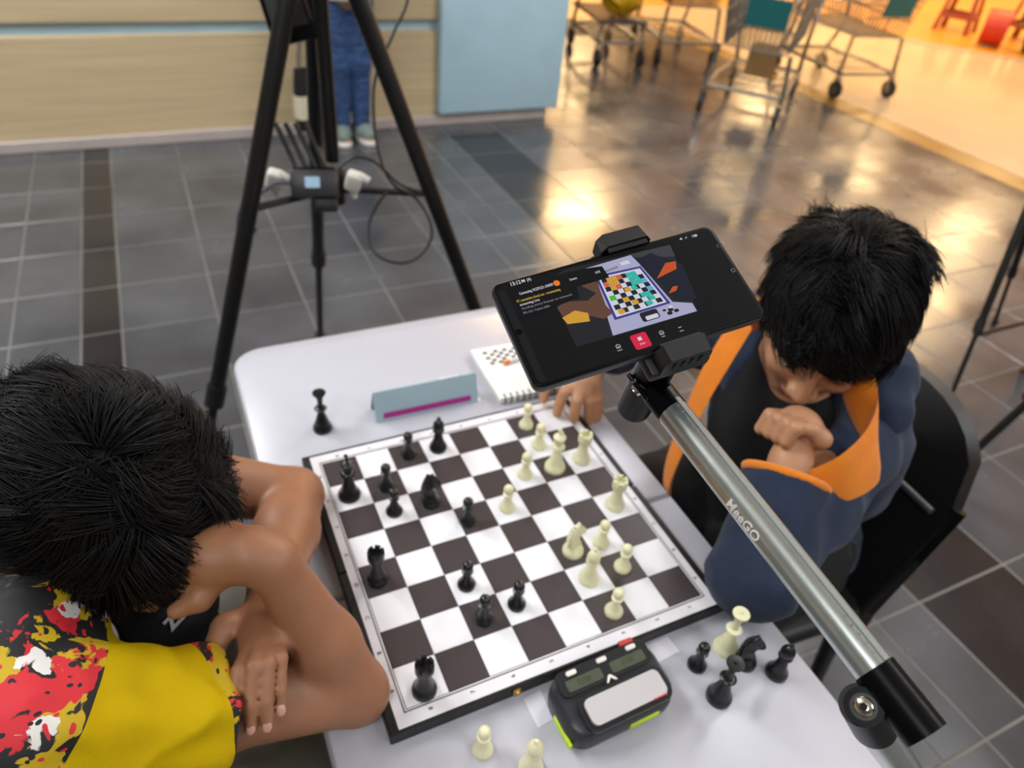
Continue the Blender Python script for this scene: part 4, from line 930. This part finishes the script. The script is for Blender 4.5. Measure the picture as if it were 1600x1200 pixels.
# right hand bent under the chin
hR = [(-.312, -.092, .933), (-.345, -.085, .938)]
S.chain([wR, (-.288, -.090, .920), (-.316, -.078, .915), (-.345, -.066, .906)], [.0215, .022, .024, .020], .012)
S.chain([wR+np.array((-.004, .016, .002)), (-.316, -.052, .912), (-.343, -.046, .906)], [.014, .018, .016], .012)
for i, (y, dz) in enumerate(((-.086, .0), (-.071, .004), (-.056, .004), (-.042, -.002))):
    finger(S, [(-.338, y, .902+dz), (-.368, y+.008, .894+dz), (-.384, y+.014, .876+dz), (-.374, y+.016, .864+dz)], .0068)
S.chain([(-.314, -.086, .905), (-.334, -.100, .894), (-.354, -.100, .888)], [.012, .0100, .0076], .006)
# legs
for s in (-1, 1):
    hip = np.array((-.68, s*.085, .50)); kn = np.array((-.285, s*.125, .49)); an = np.array((-.32, s*.13, .075))
    S.chain([hip, kn], [.08, .055], .03); S.chain([kn, kn*.6+an*.4, an], [.055, .052, .036], .02); S.chain([an, an+np.array((.10, 0, -.045))], [.035, .026], .02)
boy1 = tag(link_obj('person', S.mesh('person', .003, 1), M_skin1), 'person in a yellow splatter jersey leaning on the table, chin on one hand', 'person')
HL.face_parts(boy1)
for kf in KL: nail(boy1, kf[3], kf[2], np.array((-.1, -.85, .45)), .0042)
hair1 = HL.hair(boy1, 22000, .044, (-.35, .15, .0), 3, .97, .012, .36, (-.03, .03, .115), .62)
# jersey
S = SDF()
S.ell(chest, (.098, .152, .135), None, .04).ell(pel+np.array((0, 0, .03)), (.125, .155, .09), None, .04).cone(pel, chest, .118, .115, .05).cone(chest, nb0-np.array((.012, 0, .02)), .095, .066, .04).cone(shR, shL, .056, .056, .03)
cuffR = shR+(eR-shR)*.50; cuffL = shL+(eL-shL)*.45
S.chain([shR, cuffR, eR], [.062, .050, .046], .02); S.chain([shL, cuffL, eL], [.06, .058, .058], .02)
# fold ridges along the sleeve
for a0, a1, off in ((.05, .5, (.0, -.045, .02)), (.2, .62, (0, -.05, -.012)), (.1, .55, (0, -.03, .045)), (.0, .4, (0, -.03, -.04))):
    S.cone(shR+(eR-shR)*a0+np.array(off), shR+(eR-shR)*a1+np.array(off)*1.15, .008, .013, .02)
S.cut(cuffR, eR-shR, cuffR+(eR-shR)*.36, .125); S.cut(cuffL, eL-shL, cuffL+(eL-shL)*.36, .125)
S.subcone(cuffR-(eR-shR)*.12, cuffR+(eR-shR)*.1, .040, .045, .003); S.subcone(cuffL-(eL-shL)*.12, cuffL+(eL-shL)*.1, .047, .052, .003)
S.subcone(nb0-np.array((.0, 0, .015)), HL(-.03, 0, -.06), .054, .06, .004)
S.cut((-.7, 0, .47), (0, 0, -1))
jm = S.mesh('jersey', .004, 3, wrinkles(.006, 14, (1, 1, 1.4)))
sd = nrm(eR-shR); sp = shR+sd*.024-np.array((0, 0, 0)); sn = nrm(sd+np.array((.02, -.32, -.30)))
sl = np.array((1.0, 0, 0))
sleeve = split_mesh(jm, sp, sn, 1); 
# keep only the right sleeve side (y < -.07)
sleeve = split_mesh(sleeve, (0, -.075, 0), (0, -1, 0), 1)
rest_a = split_mesh(jm, (0, -.075, 0), (0, -1, 0), -1); rest_b = split_mesh(split_mesh(jm, (0, -.075, 0), (0, -1, 0), 1), sp, sn, -1)
bm = bmesh.new(); bm.from_mesh(rest_a); bm.from_mesh(rest_b); bmesh.ops.remove_doubles(bm, verts=bm.verts, dist=1e-5); body_me = bpy.data.meshes.new('jersey'); bm.to_mesh(body_me); bm.free()
frontn = nrm((.35, -.75, .25)); backp = (-.50, -.085, .93)
jf = split_mesh(body_me, backp, frontn, 1); jb = split_mesh(body_me, backp, frontn, -1)
jersey = link_obj('jersey', jf, M_jersey, boy1); jersey['label'] = 'jersey front with yellow, red, white and black splatter print'
link_obj('jersey_back', jb, M_back, jersey)['label'] = 'dark grey patterned jersey back'
cuffp = cuffR-(eR-shR)*.045
cn = nrm(sd+np.array((-.10, .22, .15)))
slv = link_obj('sleeve', split_mesh(sleeve, cuffp, cn, -1), M_yellow, jersey); slv['label'] = 'plain yellow sleeve'
link_obj('cuff', split_mesh(sleeve, cuffp, cn, 1), M_jersey, jersey)['label'] = 'splatter printed sleeve cuff'
# black collar and chest strap with grey lettering
S = SDF(); S.chain([nb0+np.array((.035, -.062, -.015)), nb0+np.array((.085, -.02, -.055)), nb0+np.array((.09, .03, -.06)), nb0+np.array((.03, .062, -.01))], [.017, .018, .018, .017], .01)
S.chain([nb0+np.array((.085, -.03, -.06)), (-.375, -.01, .79), (-.385, .01, .70)], [.03, .045, .05], .02)
colo = link_obj('collar', S.mesh('collar', .004, 2), M_tee, boy1); colo['label'] = 'black collar and chest panel'
bpy.context.view_layer.update()
okc, lc, nc, _ = colo.closest_point_on_mesh(Vector((-.345, -.075, .845)))
nc = nc.normalized(); tx = (Vector((.906, -.416, .08))*.75+Vector((.1, .35, .9))*.55); tx = (tx-nc*tx.dot(nc)).normalized(); ty = nc.cross(tx)
Tt = Matrix.Translation(lc+nc*.003) @ Matrix((tx, ty, nc)).transposed().to_4x4()
text_obj('lettering', 'zzle', .026, M_leg, colo, Tt, .0006, .0006)
# trousers and shoes
S = SDF(); S.ell(pel, (.128, .158, .098), None, .04)
for s in (-1, 1):
    hip = np.array((-.68, s*.085, .50)); kn = np.array((-.285, s*.125, .49)); an = np.array((-.32, s*.13, .10)); S.chain([hip, kn], [.098, .078], .03); S.chain([kn, an], [.076, .058], .03)
S.cut((0, 0, .10), (0, 0, -1)); S.cut((0, 0, .60), (0, 0, 1))
link_obj('trousers', S.mesh('trousers', .007, 3, wrinkles(.006, 12)), M_grey, boy1)['label'] = 'olive grey trousers'
def shoe(par, an, d, m=M_shoe, sole=M_wplastic, L=.24):
    d = nrm(d); S = SDF(); a = np.array(an); h = np.array((a[0], a[1], .045))-d*.05; S.chain([h, h+d*.09, h+d*(L-.08)], [.043, .042, .036], .03); S.cone(h+d*.02, h+d*.02+np.array((0, 0, .05)), .038, .036, .02); S.cut((0, 0, .02), (0, 0, -1))
    o = link_obj('shoe', S.mesh('shoe', .005, 2), m, par); r = np.array((-d[1], d[0], 0)); S = SDF(); b = np.array((a[0], a[1], .012))-d*.055; S.chain([b, b+d*(L-.07)], [.045, .04], .01); S.cut((0, 0, .0), (0, 0, -1)); S.cut((0, 0, .028), (0, 0, 1))
    link_obj('sole', S.mesh('sole', .005, 1), sole, o)
for s in (-1, 1): shoe(boy1, (-.32, s*.13, .07), (1, .1*s, 0))
sl_ = MB(); stool = thing('stool', 'black stool under the boy in the yellow jersey', 'stool', (-.70, 0, 0))
MB().lathe([(0, .37), (.15, .37), (.165, .385), (.165, .40), (.15, .412), (0, .415)], seg=32).build('seat', M_black, stool)
for k in range(4): a = PI/4+k*PI/2; MB().cyl((.19*math.cos(a), .19*math.sin(a), 0), (.12*math.cos(a), .12*math.sin(a), .375), .014, .016, 12).build('leg', M_blackm, stool)
mbt = MB().tube([(.165*math.cos(t), .165*math.sin(t), .14) for t in np.linspace(0, 2*PI, 25)[:-1]], .008, 8, closed=True); mbt.build('footring', M_blackm, stool)

# ---- boy on the right in the navy jacket
HR = Head((.430, -.016, .975), (-.62, -.56, -.55), (0, 0, 1), -.10)
S = SDF(); HR.skin(S)
nb1 = np.array((.478, .030, .862)); S.cone(nb1, HR(-.035, 0, -.075), .05, .046, .02)
pel2, ch2 = np.array((.53, .03, .515)), np.array((.50, .015, .745))
sR, sL = np.array((.48, .165, .825)), np.array((.455, -.105, .815))
S.ell(ch2, (.085, .13, .12), None, .04).ell(pel2, (.11, .14, .09), None, .04).cone(pel2, ch2, .1, .1, .05).cone(ch2, nb1, .08, .05, .04).cone(sR, sL, .042, .042, .03)
e2L, w2L = np.array((.236, -.196, .772)), np.array((.312, -.128, .862))
e2R, w2R = np.array((.395, .255, .800)), np.array((.246, .196, .815))
S.chain([sL, (sL+e2L)/2, e2L], [.044, .038, .032], .015); S.chain([e2L, w2L], [.033, .023], .012)
S.chain([sR, (sR+e2R)/2, e2R], [.044, .038, .032], .015); S.chain([e2R, w2R], [.033, .022], .012)
# left fist at the chin
fc = np.array((.342, -.102, .885)); S.chain([w2L, fc], [.023, .021], .012); S.ell(fc+np.array((.004, .004, -.002)), (.024, .031, .024), None, .012)
for i in range(4):
    b = fc+np.array((-.016+.002*i, -.020+.0145*i, .022-.006*i)); finger(S, [b, b+np.array((-.020, .002, .006)), b+np.array((-.026, .002, -.014)), b+np.array((-.010, .004, -.022))], .0082)
S.chain([fc+np.array((.012, -.022, .0)), fc+np.array((-.004, -.034, .014)), fc+np.array((-.016, -.026, .026))], [.012, .0105, .0085], .006)
# right hand spread on the board corner
pc = np.array((.214, .172, .788)); S.chain([w2R, pc], [.021, .021], .012)
KR = [((.196, .184, .784), (.176, .198, .782), (.162, .196, .764), (.157, .191, .749)), ((.190, .170, .782), (.176, .168, .776), (.168, .164, .758), (.1645, .160, .7465)), ((.196, .158, .780), (.188, .148, .772), (.184, .144, .758), (.1835, .1415, .746)), ((.206, .154, .778), (.207, .146, .768), (.2085, .144, .750), (.210, .143, .730))]
for kf in KR: S.cone(pc, kf[0], .016, .0098, .008)
for kf, r in zip(KR, (.0078, .0084, .0088, .0078)): finger(S, kf, r)
S.chain([pc+np.array((.006, -.010, -.004)), (.222, .150, .766), (.2245, .146, .748), (.226, .144, .731)], [.013, .0105, .0092, .0078], .006)
for s in (-1, 1):
    hip = np.array((.53, s*.085+.03, .52)); kn = np.array((.20, s*.11, .52)); an = np.array((.235, s*.11, .075)); S.chain([hip, kn], [.078, .054], .03); S.chain([kn, kn*.6+an*.4, an], [.054, .05, .035], .02); S.chain([an, an+np.array((-.09, 0, -.045))], [.034, .026], .02)
boy2 = tag(link_obj('person', S.mesh('person', .003, 1), M_skin2), 'person in a navy fleece jacket with orange lining, fist at the chin', 'person')
HR.face_parts(boy2)
for kf in KR: nail(boy2, kf[3], kf[2], np.array((-.75, -.55, .35)), .0046)
HR.hair(boy2, 21000, .050, (.15, -.12, .0), 9, .97, .032, .30, (-.05, .03, .11), .75)
S = SDF(); S.ell(ch2, (.094, .142, .13), None, .04).cone(pel2, ch2, .113, .108, .05).cone(ch2, nb1-np.array((0, 0, .02)), .09, .06, .04).cone(sR, sL, .047, .047, .03)
S.subcone(nb1, HR(-.03, 0, -.06), .053, .06, .004); S.cut((0, 0, .5), (0, 0, -1))
link_obj('shirt', S.mesh('shirt', .006, 3), M_tee, boy2)['label'] = 'black T-shirt'
# navy jacket, open at the front
S = SDF(); off = np.array((.02, 0, 0))
S.ell(ch2+off, (.11, .165, .145), None, .04).ell(pel2+off, (.13, .165, .10), None, .04).cone(pel2+off, ch2+off, .125, .122, .05).cone(ch2+off, nb1+np.array((.02, 0, -.02)), .105, .072, .04).cone(sR, sL, .055, .055, .03)
S.chain([sL, (sL+e2L)/2, e2L], [.054, .054, .050], .025); cufL = e2L+(w2L-e2L)*.86; S.chain([e2L, cufL], [.050, .050], .02)
S.chain([sR, (sR+e2R)/2, e2R], [.066, .062, .055], .025); cufR = e2R+(w2R-e2R)*.82; S.chain([e2R, cufR], [.055, .046], .02)
S.cut(cufL, w2L-e2L, cufL+(w2L-e2L)*.42, .075); S.cut(cufR, w2R-e2R, cufR+(w2R-e2R)*.42, .07)
S.subcone(cufL-(w2L-e2L)*.3, cufL+(w2L-e2L)*.2, .038, .044, .003); S.subcone(cufR-(w2R-e2R)*.3, cufR+(w2R-e2R)*.2, .030, .036, .003)
# opening wedge in front
S.sub((.375, .015, .68), (.105, .075, .32), None, .01); S.sub((.392, -.035, .815), (.075, .070, .10), None, .01); S.subcone(nb1, HR(-.02, 0, -.05), .062, .072, .004); S.cut((0, 0, .47), (0, 0, -1))
jk = link_obj('jacket', S.mesh('jacket', .0045, 3, wrinkles(.007, 11, (1, 1, 1.2))), M_navy, boy2); jk['label'] = 'navy fleece jacket'
cx_, cy_, cd_ = frame_for(w2L-e2L); cp_ = Vector(cufL)
MB().tube([cp_+cx_*(.047*math.cos(t))+cy_*(.047*math.sin(t)) for t in np.linspace(0, 2*PI, 33)[:-1]], .0055, 10, closed=True).build('cuff_lining', M_or, jk)['label'] = 'orange cuff lining'
def strip(name, pts, rs, flat, lab, k=.012):
    S = SDF(); S.chain(pts, rs, k); return link_obj(name, S.mesh(name, .004, 2, wrinkles(.004, 16)), M_or, jk)
def ribbon(pts, wdirs, w, t, name, lab):
    """thick cloth band along pts, half-width vectors wdirs"""
    p = smooth_pts(pts, 6); q = smooth_pts(wdirs, 6); vs = []; n = len(p)
    for i in range(n):
        d = (p[min(i+1, n-1)]-p[max(i-1, 0)]).normalized(); wv = q[i]; nn = d.cross(wv).normalized()*t; s = 7
        for k in range(s): a = -1+2*k/(s-1); b = math.sqrt(max(0, 1-a*a))*1.0; vs.append(p[i]+wv*a+nn*b+nn*.6*(1-a*a))
        for k in range(s-2, 0, -1): a = -1+2*k/(s-1); b = math.sqrt(max(0, 1-a*a)); vs.append(p[i]+wv*a-nn*b+nn*.6*(1-a*a))
    R = 12; fs = [(i*R+k, i*R+(k+1) % R, (i+1)*R+(k+1) % R, (i+1)*R+k) for i in range(n-1) for k in range(R)]+[tuple(range(R-1, -1, -1)), tuple((n-1)*R+k for k in range(R))]
    o = MB().add(vs, fs).build(name, M_or, jk, smooth=80); o['label'] = lab; return o
Vv = Vector
ribbon([Vv((.400, .085, .915)), Vv((.355, .060, .890)), Vv((.318, .042, .85)), Vv((.295, .032, .78)), Vv((.283, .026, .70)), Vv((.31, .03, .60))], [Vv((.008, .024, .0)), Vv((.012, .026, .006)), Vv((.010, .024, .006)), Vv((.008, .020, .004)), Vv((.008, .018, .004)), Vv((.01, .016, 0))], 0, .005, 'jacket_lining', 'orange lining along the jacket front edge')
ribbon([Vv((.475, -.030, .920)), Vv((.440, -.085, .915)), Vv((.422, -.135, .898)), Vv((.400, -.165, .882)), Vv((.350, -.176, .870)), Vv((.318, -.160, .850))], [Vv((.012, .006, .024)), Vv((.014, .008, .028)), Vv((.010, .016, .028)), Vv((-.006, .018, .028)), Vv((-.008, .014, .026)), Vv((-.004, .010, .018))], 0, .006, 'hood_lining', 'orange hood lining folded open at the neck')
ribbon([Vv((.400, .085, .915)), Vv((.445, .085, .925)), Vv((.485, .055, .930)), Vv((.495, .01, .928)), Vv((.475, -.030, .920))], [Vv((.0, .010, .022)), Vv((.004, .010, .022)), Vv((.012, .008, .022)), Vv((.014, .0, .022)), Vv((.012, .006, .024))], 0, .006, 'hood_lining', 'orange hood lining behind the neck')
S = SDF(); S.chain([(.485, .11, .905), (.535, .07, .895), (.550, .01, .89), (.53, -.055, .885), (.495, -.105, .870)], [.028, .038, .040, .038, .030], .03)
link_obj('hood', S.mesh('hood', .005, 3, wrinkles(.006, 14)), M_navy, jk)['label'] = 'navy hood lying on the back'
S = SDF(); S.ell(pel2, (.122, .155, .095), None, .04)
for s in (-1, 1):
    hip = np.array((.53, s*.085+.03, .52)); kn = np.array((.20, s*.11, .52)); an = np.array((.235, s*.11, .10)); S.chain([hip, kn], [.094, .074], .03); S.chain([kn, an], [.072, .056], .03)
S.cut((0, 0, .10), (0, 0, -1)); S.cut((0, 0, .62), (0, 0, 1))
link_obj('trousers', S.mesh('trousers', .007, 3, wrinkles(.006, 12)), M_tee, boy2)
for s in (-1, 1): shoe(boy2, (.235, s*.11, .07), (-1, .1*s, 0))

# ---- person standing at the counter
def stander():
    c = np.array((.645, 3.31, 0)); S = SDF(); P = lambda x, y, z: c+np.array((x, y, z))
    HD = Head(P(0, -.03, 1.30), (0, -1, -.1)); HD.skin(S); S.cone(P(0, .0, 1.14), HD(-.03, 0, -.08), .046, .044, .02)
    S.ell(P(0, 0, 1.0), (.135, .09, .13), None, .04).ell(P(0, 0, .74), (.13, .095, .09), None, .04).cone(P(0, 0, .76), P(0, 0, 1.0), .095, .1, .05).cone(P(-.14, 0, 1.10), P(.14, 0, 1.10), .042, .042, .03).cone(P(0, 0, 1.0), P(0, 0, 1.14), .08, .048, .04)
    wr = []
    for s in (-1, 1):
        wz = P(s*.19, -.04, .70) if s < 0 else P(.10, -.16, .95)
        h = P(s*.19, -.05, .655) if s < 0 else P(.06, -.18, .965)
        S.chain([P(s*.155, 0, 1.09), P(s*.185, -.0, .88), wz], [.04, .032, .022], .015); S.chain([wz, h], [.021, .024], .012); wr.append(h)
        for i in range(4): b = h+np.array((s*.004, -.022+.014*i, -.018)); finger(S, [b, b+np.array((-s*.006, 0, -.024)), b+np.array((-s*.016, 0, -.038)), b+np.array((-s*.026, 0, -.034))], .0078)
        S.chain([h+np.array((-s*.006, -.022, .0)), h+np.array((-s*.014, -.036, -.018)), h+np.array((-s*.018, -.034, -.034))], [.011, .0095, .008], .006)
        S.chain([P(s*.062, 0, .68), P(s*.056, -.01, .40), P(s*.054, .01, .06)], [.07, .045, .033], .03); S.chain([P(s*.058, .01, .06), P(s*.062, -.10, .03)], [.034, .026], .02)
    o = tag(link_obj('person', S.mesh('person', .0045, 2), M_skin2), 'person in blue jeans and grey shoes standing before the wooden counter', 'person')
    HD.face_parts(o); HD.hair(o, 3500, .06, (0, 0, -.4), 12, 1.05, .03, .12)
    S = SDF(); S.ell(P(0, 0, .76), (.135, .10, .08), None, .04)
    for s in (-1, 1): S.chain([P(s*.062, 0, .68), P(s*.056, -.01, .40), P(s*.054, .005, .09)], [.076, .054, .045], .03)
    S.cut(P(0, 0, .075), (0, 0, -1)); S.cut(P(0, 0, .82), (0, 0, 1)); link_obj('jeans', S.mesh('jeans', .006, 3, wrinkles(.006, 16, (1, 1, 2))), M_jean, o)['label'] = 'blue denim jeans'
    S = SDF(); S.ell(P(0, 0, 1.0), (.148, .102, .14), None, .04).ell(P(0, 0, .76), (.155, .125, .09), None, .04).cone(P(0, 0, .74), P(0, 0, 1.0), .125, .118, .05).cone(P(-.14, 0, 1.10), P(.14, 0, 1.10), .05, .05, .03).cone(P(0, 0, 1.0), P(0, 0, 1.13), .09, .06, .04)
    for s in (-1, 1): S.cone(P(s*.155, 0, 1.09), P(s*.18, 0, .92), .05, .045, .02)
    S.subcone(P(0, 0, 1.13), P(0, -.01, 1.2), .05, .055, .004); S.cut(P(0, 0, .695), (0, 0, -1)); link_obj('shirt', S.mesh('shirt', .006, 3, wrinkles(.005, 14)), M_paper, o)['label'] = 'white shirt'
    for s in (-1, 1): shoe(o, c+np.array((s*.058, .01, .06)), (s*.1, -1, 0), L=.23)
    return wr
wr = stander()
bg = thing('tote_bag', 'black tote bag with a broad cream band, carried by the person at the counter', 'bag', (.415, 3.26, .09), math.radians(12))
def bagring(z, w, d): return [(x, y, z) for x, y in rrect(w, d, min(w, d)*.35, 4)]
def bagpart(zs, m, nm):
    mb = MB(); r = [bagring(*z) for z in zs]; N = len(r[0]); fs = [(i*N+k, i*N+(k+1) % N, (i+1)*N+(k+1) % N, (i+1)*N+k) for i in range(len(r)-1) for k in range(N)]+[tuple(range(N-1, -1, -1)), tuple((len(r)-1)*N+k for k in range(N))]
    return mb.add([p for q in r for p in q], fs).build(nm, m, bg, smooth=60)
bagpart([(0, .12, .06), (.01, .135, .075), (.06, .138, .08)], M_tee, 'bag_base'); bagpart([(.06, .140, .082), (.10, .142, .084), (.175, .138, .078)], M_creamc, 'cream_band'); bagpart([(.175, .136, .076), (.24, .125, .06), (.30, .115, .03)], M_tee, 'bag_top')
for s in (-1, 1): MB().tube(smooth_pts([(-.035, s*.012, .29), (-.02, s*.012, .40), (.02, s*.006, .505), (.055, s*.012, .40), (.04, s*.012, .29)]), .005, 8, flat=.5).build('strap', M_bluec, bg)

# ================================================================== SHOPPING CARTS
def cart(label, mid, d, W=.50, L=.80, teal_at=1, zb=.42, basket=True):
    ang = math.atan2(d[1], d[0]); t = thing('shopping_cart', label, 'cart', (mid[0], mid[1], 0), ang, 'parked shopping carts')   # +x local goes away from the near wheels
    h = W/2
    def caster(x, y, r=.062):
        c = MB().cyl((x, y-.013, r), (x, y+.013, r), r, None, 20).build('caster', M_rub, t); MB().cyl((x, y-.015, r), (x, y+.015, r), r*.55, None, 16).build('hub', M_leg, c)
        MB().box((x+.006, y-.019, r+.035), (.03, .004, .09)).box((x+.006, y+.019, r+.035), (.03, .004, .09)).box((x+.006, y, r*2+.02), (.034, .042, .01)).cyl((x+.012, y, r*2+.02), (x+.012, y, r*2+.05), .010, None, 10).build('fork', M_steel, c)
    for x, y in ((0, h), (0, -h), (L, h*.92), (L, -h*.92)): caster(x, y)
    for s in (-1, 1):
        MB().tube([(.0, s*h, .17), (.25, s*h, .18), (L, s*h*.92, .17)], .016, 8).build('base_rail', M_leg, t)
        MB().tube(smooth_pts([(L*.98, s*h*.92, .18), (L*.86, s*h*.95, .42), (L*1.0, s*h*.98, .72), (L*1.16, s*h, 1.0)]), .015, 8).build('upright', M_steel, t)
        MB().tube([(.02, s*h, .18), (.03, s*h*.9, zb)], .014, 8).build('front_post', M_steel, t)
    for x in (0, L): MB().cyl((x, -h*.95, .17), (x, h*.95, .17), .013, None, 8).build('cross_rail', M_wire, t)
    g = MB(); 
    for i in range(9): y = -h*.9+i*h*.225; g.cyl((.0, y, .185), (L*.9, y, .185), .003, None, 5, False)
    for i in range(4): g.cyl((.1+i*.18, -h*.9, .188), (.1+i*.18, h*.9, .188), .004, None, 5, False)
    g.build('lower_rack', M_steel, t)['kind'] = 'stuff'
    if not basket:
        dk = MB()
        for i in range(12): y = -h*.9+i*h*1.8/11; dk.cyl((.0, y, .31), (L, y, .31), .006, None, 5, False)
        dk.build('wire_deck', M_wire, t)['kind'] = 'stuff'
        MB().tube([(0, -h, .31), (0, h, .31), (L, h*.95, .31), (L, -h*.95, .31)], .013, 8, closed=True).build('deck_rim', M_leg, t)
        MB().cyl((L*1.16, -h, 1.0), (L*1.16, h, 1.0), .016, None, 12).build('handle', M_teal, t); return t
    w = MB(); x0b, x1b, x0t, x1t, zt = .02, L*.92, -.10, L*1.08, 1.0; hb_, ht_ = h*.80, h
    def sidept(u, v, s): x = (x0b+(x1b-x0b)*u)*(1-v)+(x0t+(x1t-x0t)*u)*v; return (x, s*(hb_+(ht_-hb_)*v), zb+(zt-zb)*v*(1-.12*(1-u)))
    for s in (-1, 1):
        for i in range(25): w.cyl(sidept(i/24, 0, s), sidept(i/24, 1, s), .0042, None, 4, False)
        for v in (0, .2, .4, .6, .8): w.cyl(sidept(0, v, s), sidept(1, v, s), .0048, None, 4, False)
    for u in (0, 1):
        for i in range(14):
            a = -1+2*i/13; p, q = sidept(u, 0, 1), sidept(u, 1, 1); w.cyl((p[0], a*p[1], p[2]), (q[0], a*q[1], q[2]), .0042, None, 4, False)
        for v in (0, .25, .5, .75): p = sidept(u, v, 1); w.cyl((p[0], -p[1], p[2]), p, .0048, None, 4, False)
    for i in range(14): a = -1+2*i/13; w.cyl((x0b, a*hb_, zb), (x1b, a*hb_, zb), .0026, None, 4, False)
    for i in range(12): u = i/11; p = sidept(u, 0, 1); w.cyl((p[0], -p[1], p[2]), p, .0026, None, 4, False)
    w.build('wire_basket', M_wire, t)['kind'] = 'stuff'
    rim = [sidept(0, 1, -1), sidept(0, 1, 1), sidept(1, 1, 1), sidept(1, 1, -1)]; MB().tube(rim, .008, 8, closed=True).build('basket_rim', M_steel, t)
    MB().cyl((L*1.16, -h, 1.0), (L*1.16, h, 1.0), .016, None, 12).build('handle', M_teal, t)
    if teal_at == 1: MB().rbox((-.040, -.03, .645), (.006, W*.52, .17), .002, 1, Matrix.Rotation(-.18, 3, 'Y')).build('sign_plate', M_teal, t)['label'] = 'teal plate on the basket end'
    else: MB().rbox((L*.80, 0, .80), (.006, W*.8, .26), .002, 1, Matrix.Rotation(.2, 3, 'Y')).build('seat_flap', M_teal, t)['label'] = 'teal seat flap'
    return t
cart('shopping cart nearest the camera with a teal plate and cardboard box on its rack', (3.195, 3.185), (.78, .62), .50, .85, 1)
cart('shopping cart standing right on the pale floor edge with rails toward the camera', (4.56, 3.40), (.12, .99), .50, .80, 1)
cart('shopping cart behind on the left with a white plastic bag in it', (3.62, 4.38), (.30, .95), .46, .80, 0)
cart('low flat cart farthest left beside the counter end with a yellow bag on top', (3.02, 4.42), (.16, .98), .36, .66, 0, .31, False)
bx = thing('cardboard_box', 'brown cardboard box on the lower rack of the nearest shopping cart', 'box', (3.56, 3.47, .192), math.radians(38))
MB().rbox((0, 0, .085), (.22, .17, .17), .002, 1).build('carton', M_card, bx, smooth=0); MB().box((0, 0, .1715), (.22, .045, .001)).build('tape', M_creamc, bx)
for s in (-1, 1): MB().box((0, s*.043, .1725), (.215, .083, .002)).build('flap', M_card, bx)
def soft_bag(name, c, r, m, label, cat='bag', sq=1.0):
    S = SDF(); c0 = np.array((0, 0, r[2])); S.ell(c0, r, None, .03); S.cone(c0+np.array((0, 0, r[2]*.6)), c0+np.array((.02, 0, r[2]*1.25)), r[0]*.25, r[0]*.12, .06); S.cut((0, 0, .004), (0, 0, -1))
    o = link_obj(name, S.mesh(name, .012, 2, wrinkles(.02, 9)), m); o.location = c; return tag(o, label, cat)
soft_bag('shopping_bag', (3.09, 4.62, .318), (.16, .17, .17), M_yel, 'yellow printed shopping bag in the farthest left cart')
soft_bag('plastic_bag', (3.70, 4.72, .43), (.13, .15, .10), M_wplastic, 'white plastic bag lying in the cart on the left')

# ================================================================== FAR RIGHT: STOOLS, DRUM, PLANT, RAIL
def pstool(loc, rz, label):
    t = thing('plastic_stool', label, 'stool', loc, rz, 'plastic stools in the shop'); MB().rbox((0, 0, .455), (.30, .30, .03), .012, 2).build('seat', M_pink, t)
    for sx in (-1, 1):
        for sy in (-1, 1): MB().add([(sx*.19, sy*.19, 0), (sx*.135, sy*.19, 0), (sx*.10, sy*.135, .445), (sx*.145, sy*.135, .445), (sx*.19, sy*.135, 0), (sx*.15, sy*.15, 0), (sx*.12, sy*.11, .445), (sx*.145, sy*.10, .445)], [(0, 1, 2, 3), (4, 7, 6, 5), (0, 4, 5, 1), (1, 5, 6, 2), (2, 6, 7, 3), (3, 7, 4, 0)]).build('leg', M_pink, t, smooth=0)
    for a in (0, PI/2): 
        for s in (-1, 1): MB().box((s*.165*math.cos(a), s*.165*math.sin(a), .16), (.02 if a == 0 else .28, .28 if a == 0 else .02, .05)).build('stretcher', M_pink, t, smooth=0)
    return t
pstool((7.95, 5.25, -.001), .4, 'tall dusty red plastic stool left of the red drum'); pstool((8.45, 4.75, -.001), .2, 'dusty red plastic stool behind the red drum')
dr = thing('plastic_drum', 'bright red round plastic drum beside the plastic stools', 'drum', (7.70, 4.62, .006), math.radians(35))
q = MB().cyl((0, -.09, .17), (0, .12, .17), .17, .165, 32); q.build('shell', M_redp, dr); MB().cyl((0, -.096, .17), (0, -.09, .17), .14, None, 28).build('lid', M_redp, dr); MB().cyl((0, -.102, .17), (0, -.095, .17), .04, None, 20).build('lid_knob', M_pink, dr)
pl = thing('potted_plant', 'dark green leafy plant in a dark pot beside the red drum', 'plant', (7.97, 4.28, .0))
MB().lathe([(0, 0), (.13, 0), (.17, .22), (.18, .24), (.15, .24), (0, .22)], seg=24).build('pot', M_pot, pl)
for k in range(44):
    a = random.uniform(0, 2*PI); el = random.uniform(.1, 1.3); L = random.uniform(.16, .30); d = Vector((math.cos(a)*math.cos(el), math.sin(a)*math.cos(el), math.sin(el))); x, y, _ = frame_for(d); b = Vector((0, 0, .22))+d*.05; w = .035
    MB().add([b, b+d*L*.5+x*w+y*.01, b+d*L-y*.04, b+d*L*.5-x*w+y*.01, b+d*L*.5+y*.02], [(0, 1, 4), (1, 2, 4), (2, 3, 4), (3, 0, 4), (0, 3, 2, 1)]).build('leaf', M_leaf, pl, smooth=0)
rl = thing('chrome_rail', 'low bright metal rail standing on the yellow floor behind the carts', 'rail', (6.6, 5.65, 0), math.radians(-38))
MB().tube(smooth_pts([(-.5, 0, 0), (-.5, 0, .18), (-.46, 0, .22), (.42, 0, .22), (.48, 0, .18), (.48, 0, 0)]), .016, 10).build('rail', M_chrome, rl)
for x in (-.5, .48): MB().cyl((x, 0, -.001), (x, 0, .008), .03, None, 14).build('base_plate', M_steel, rl)
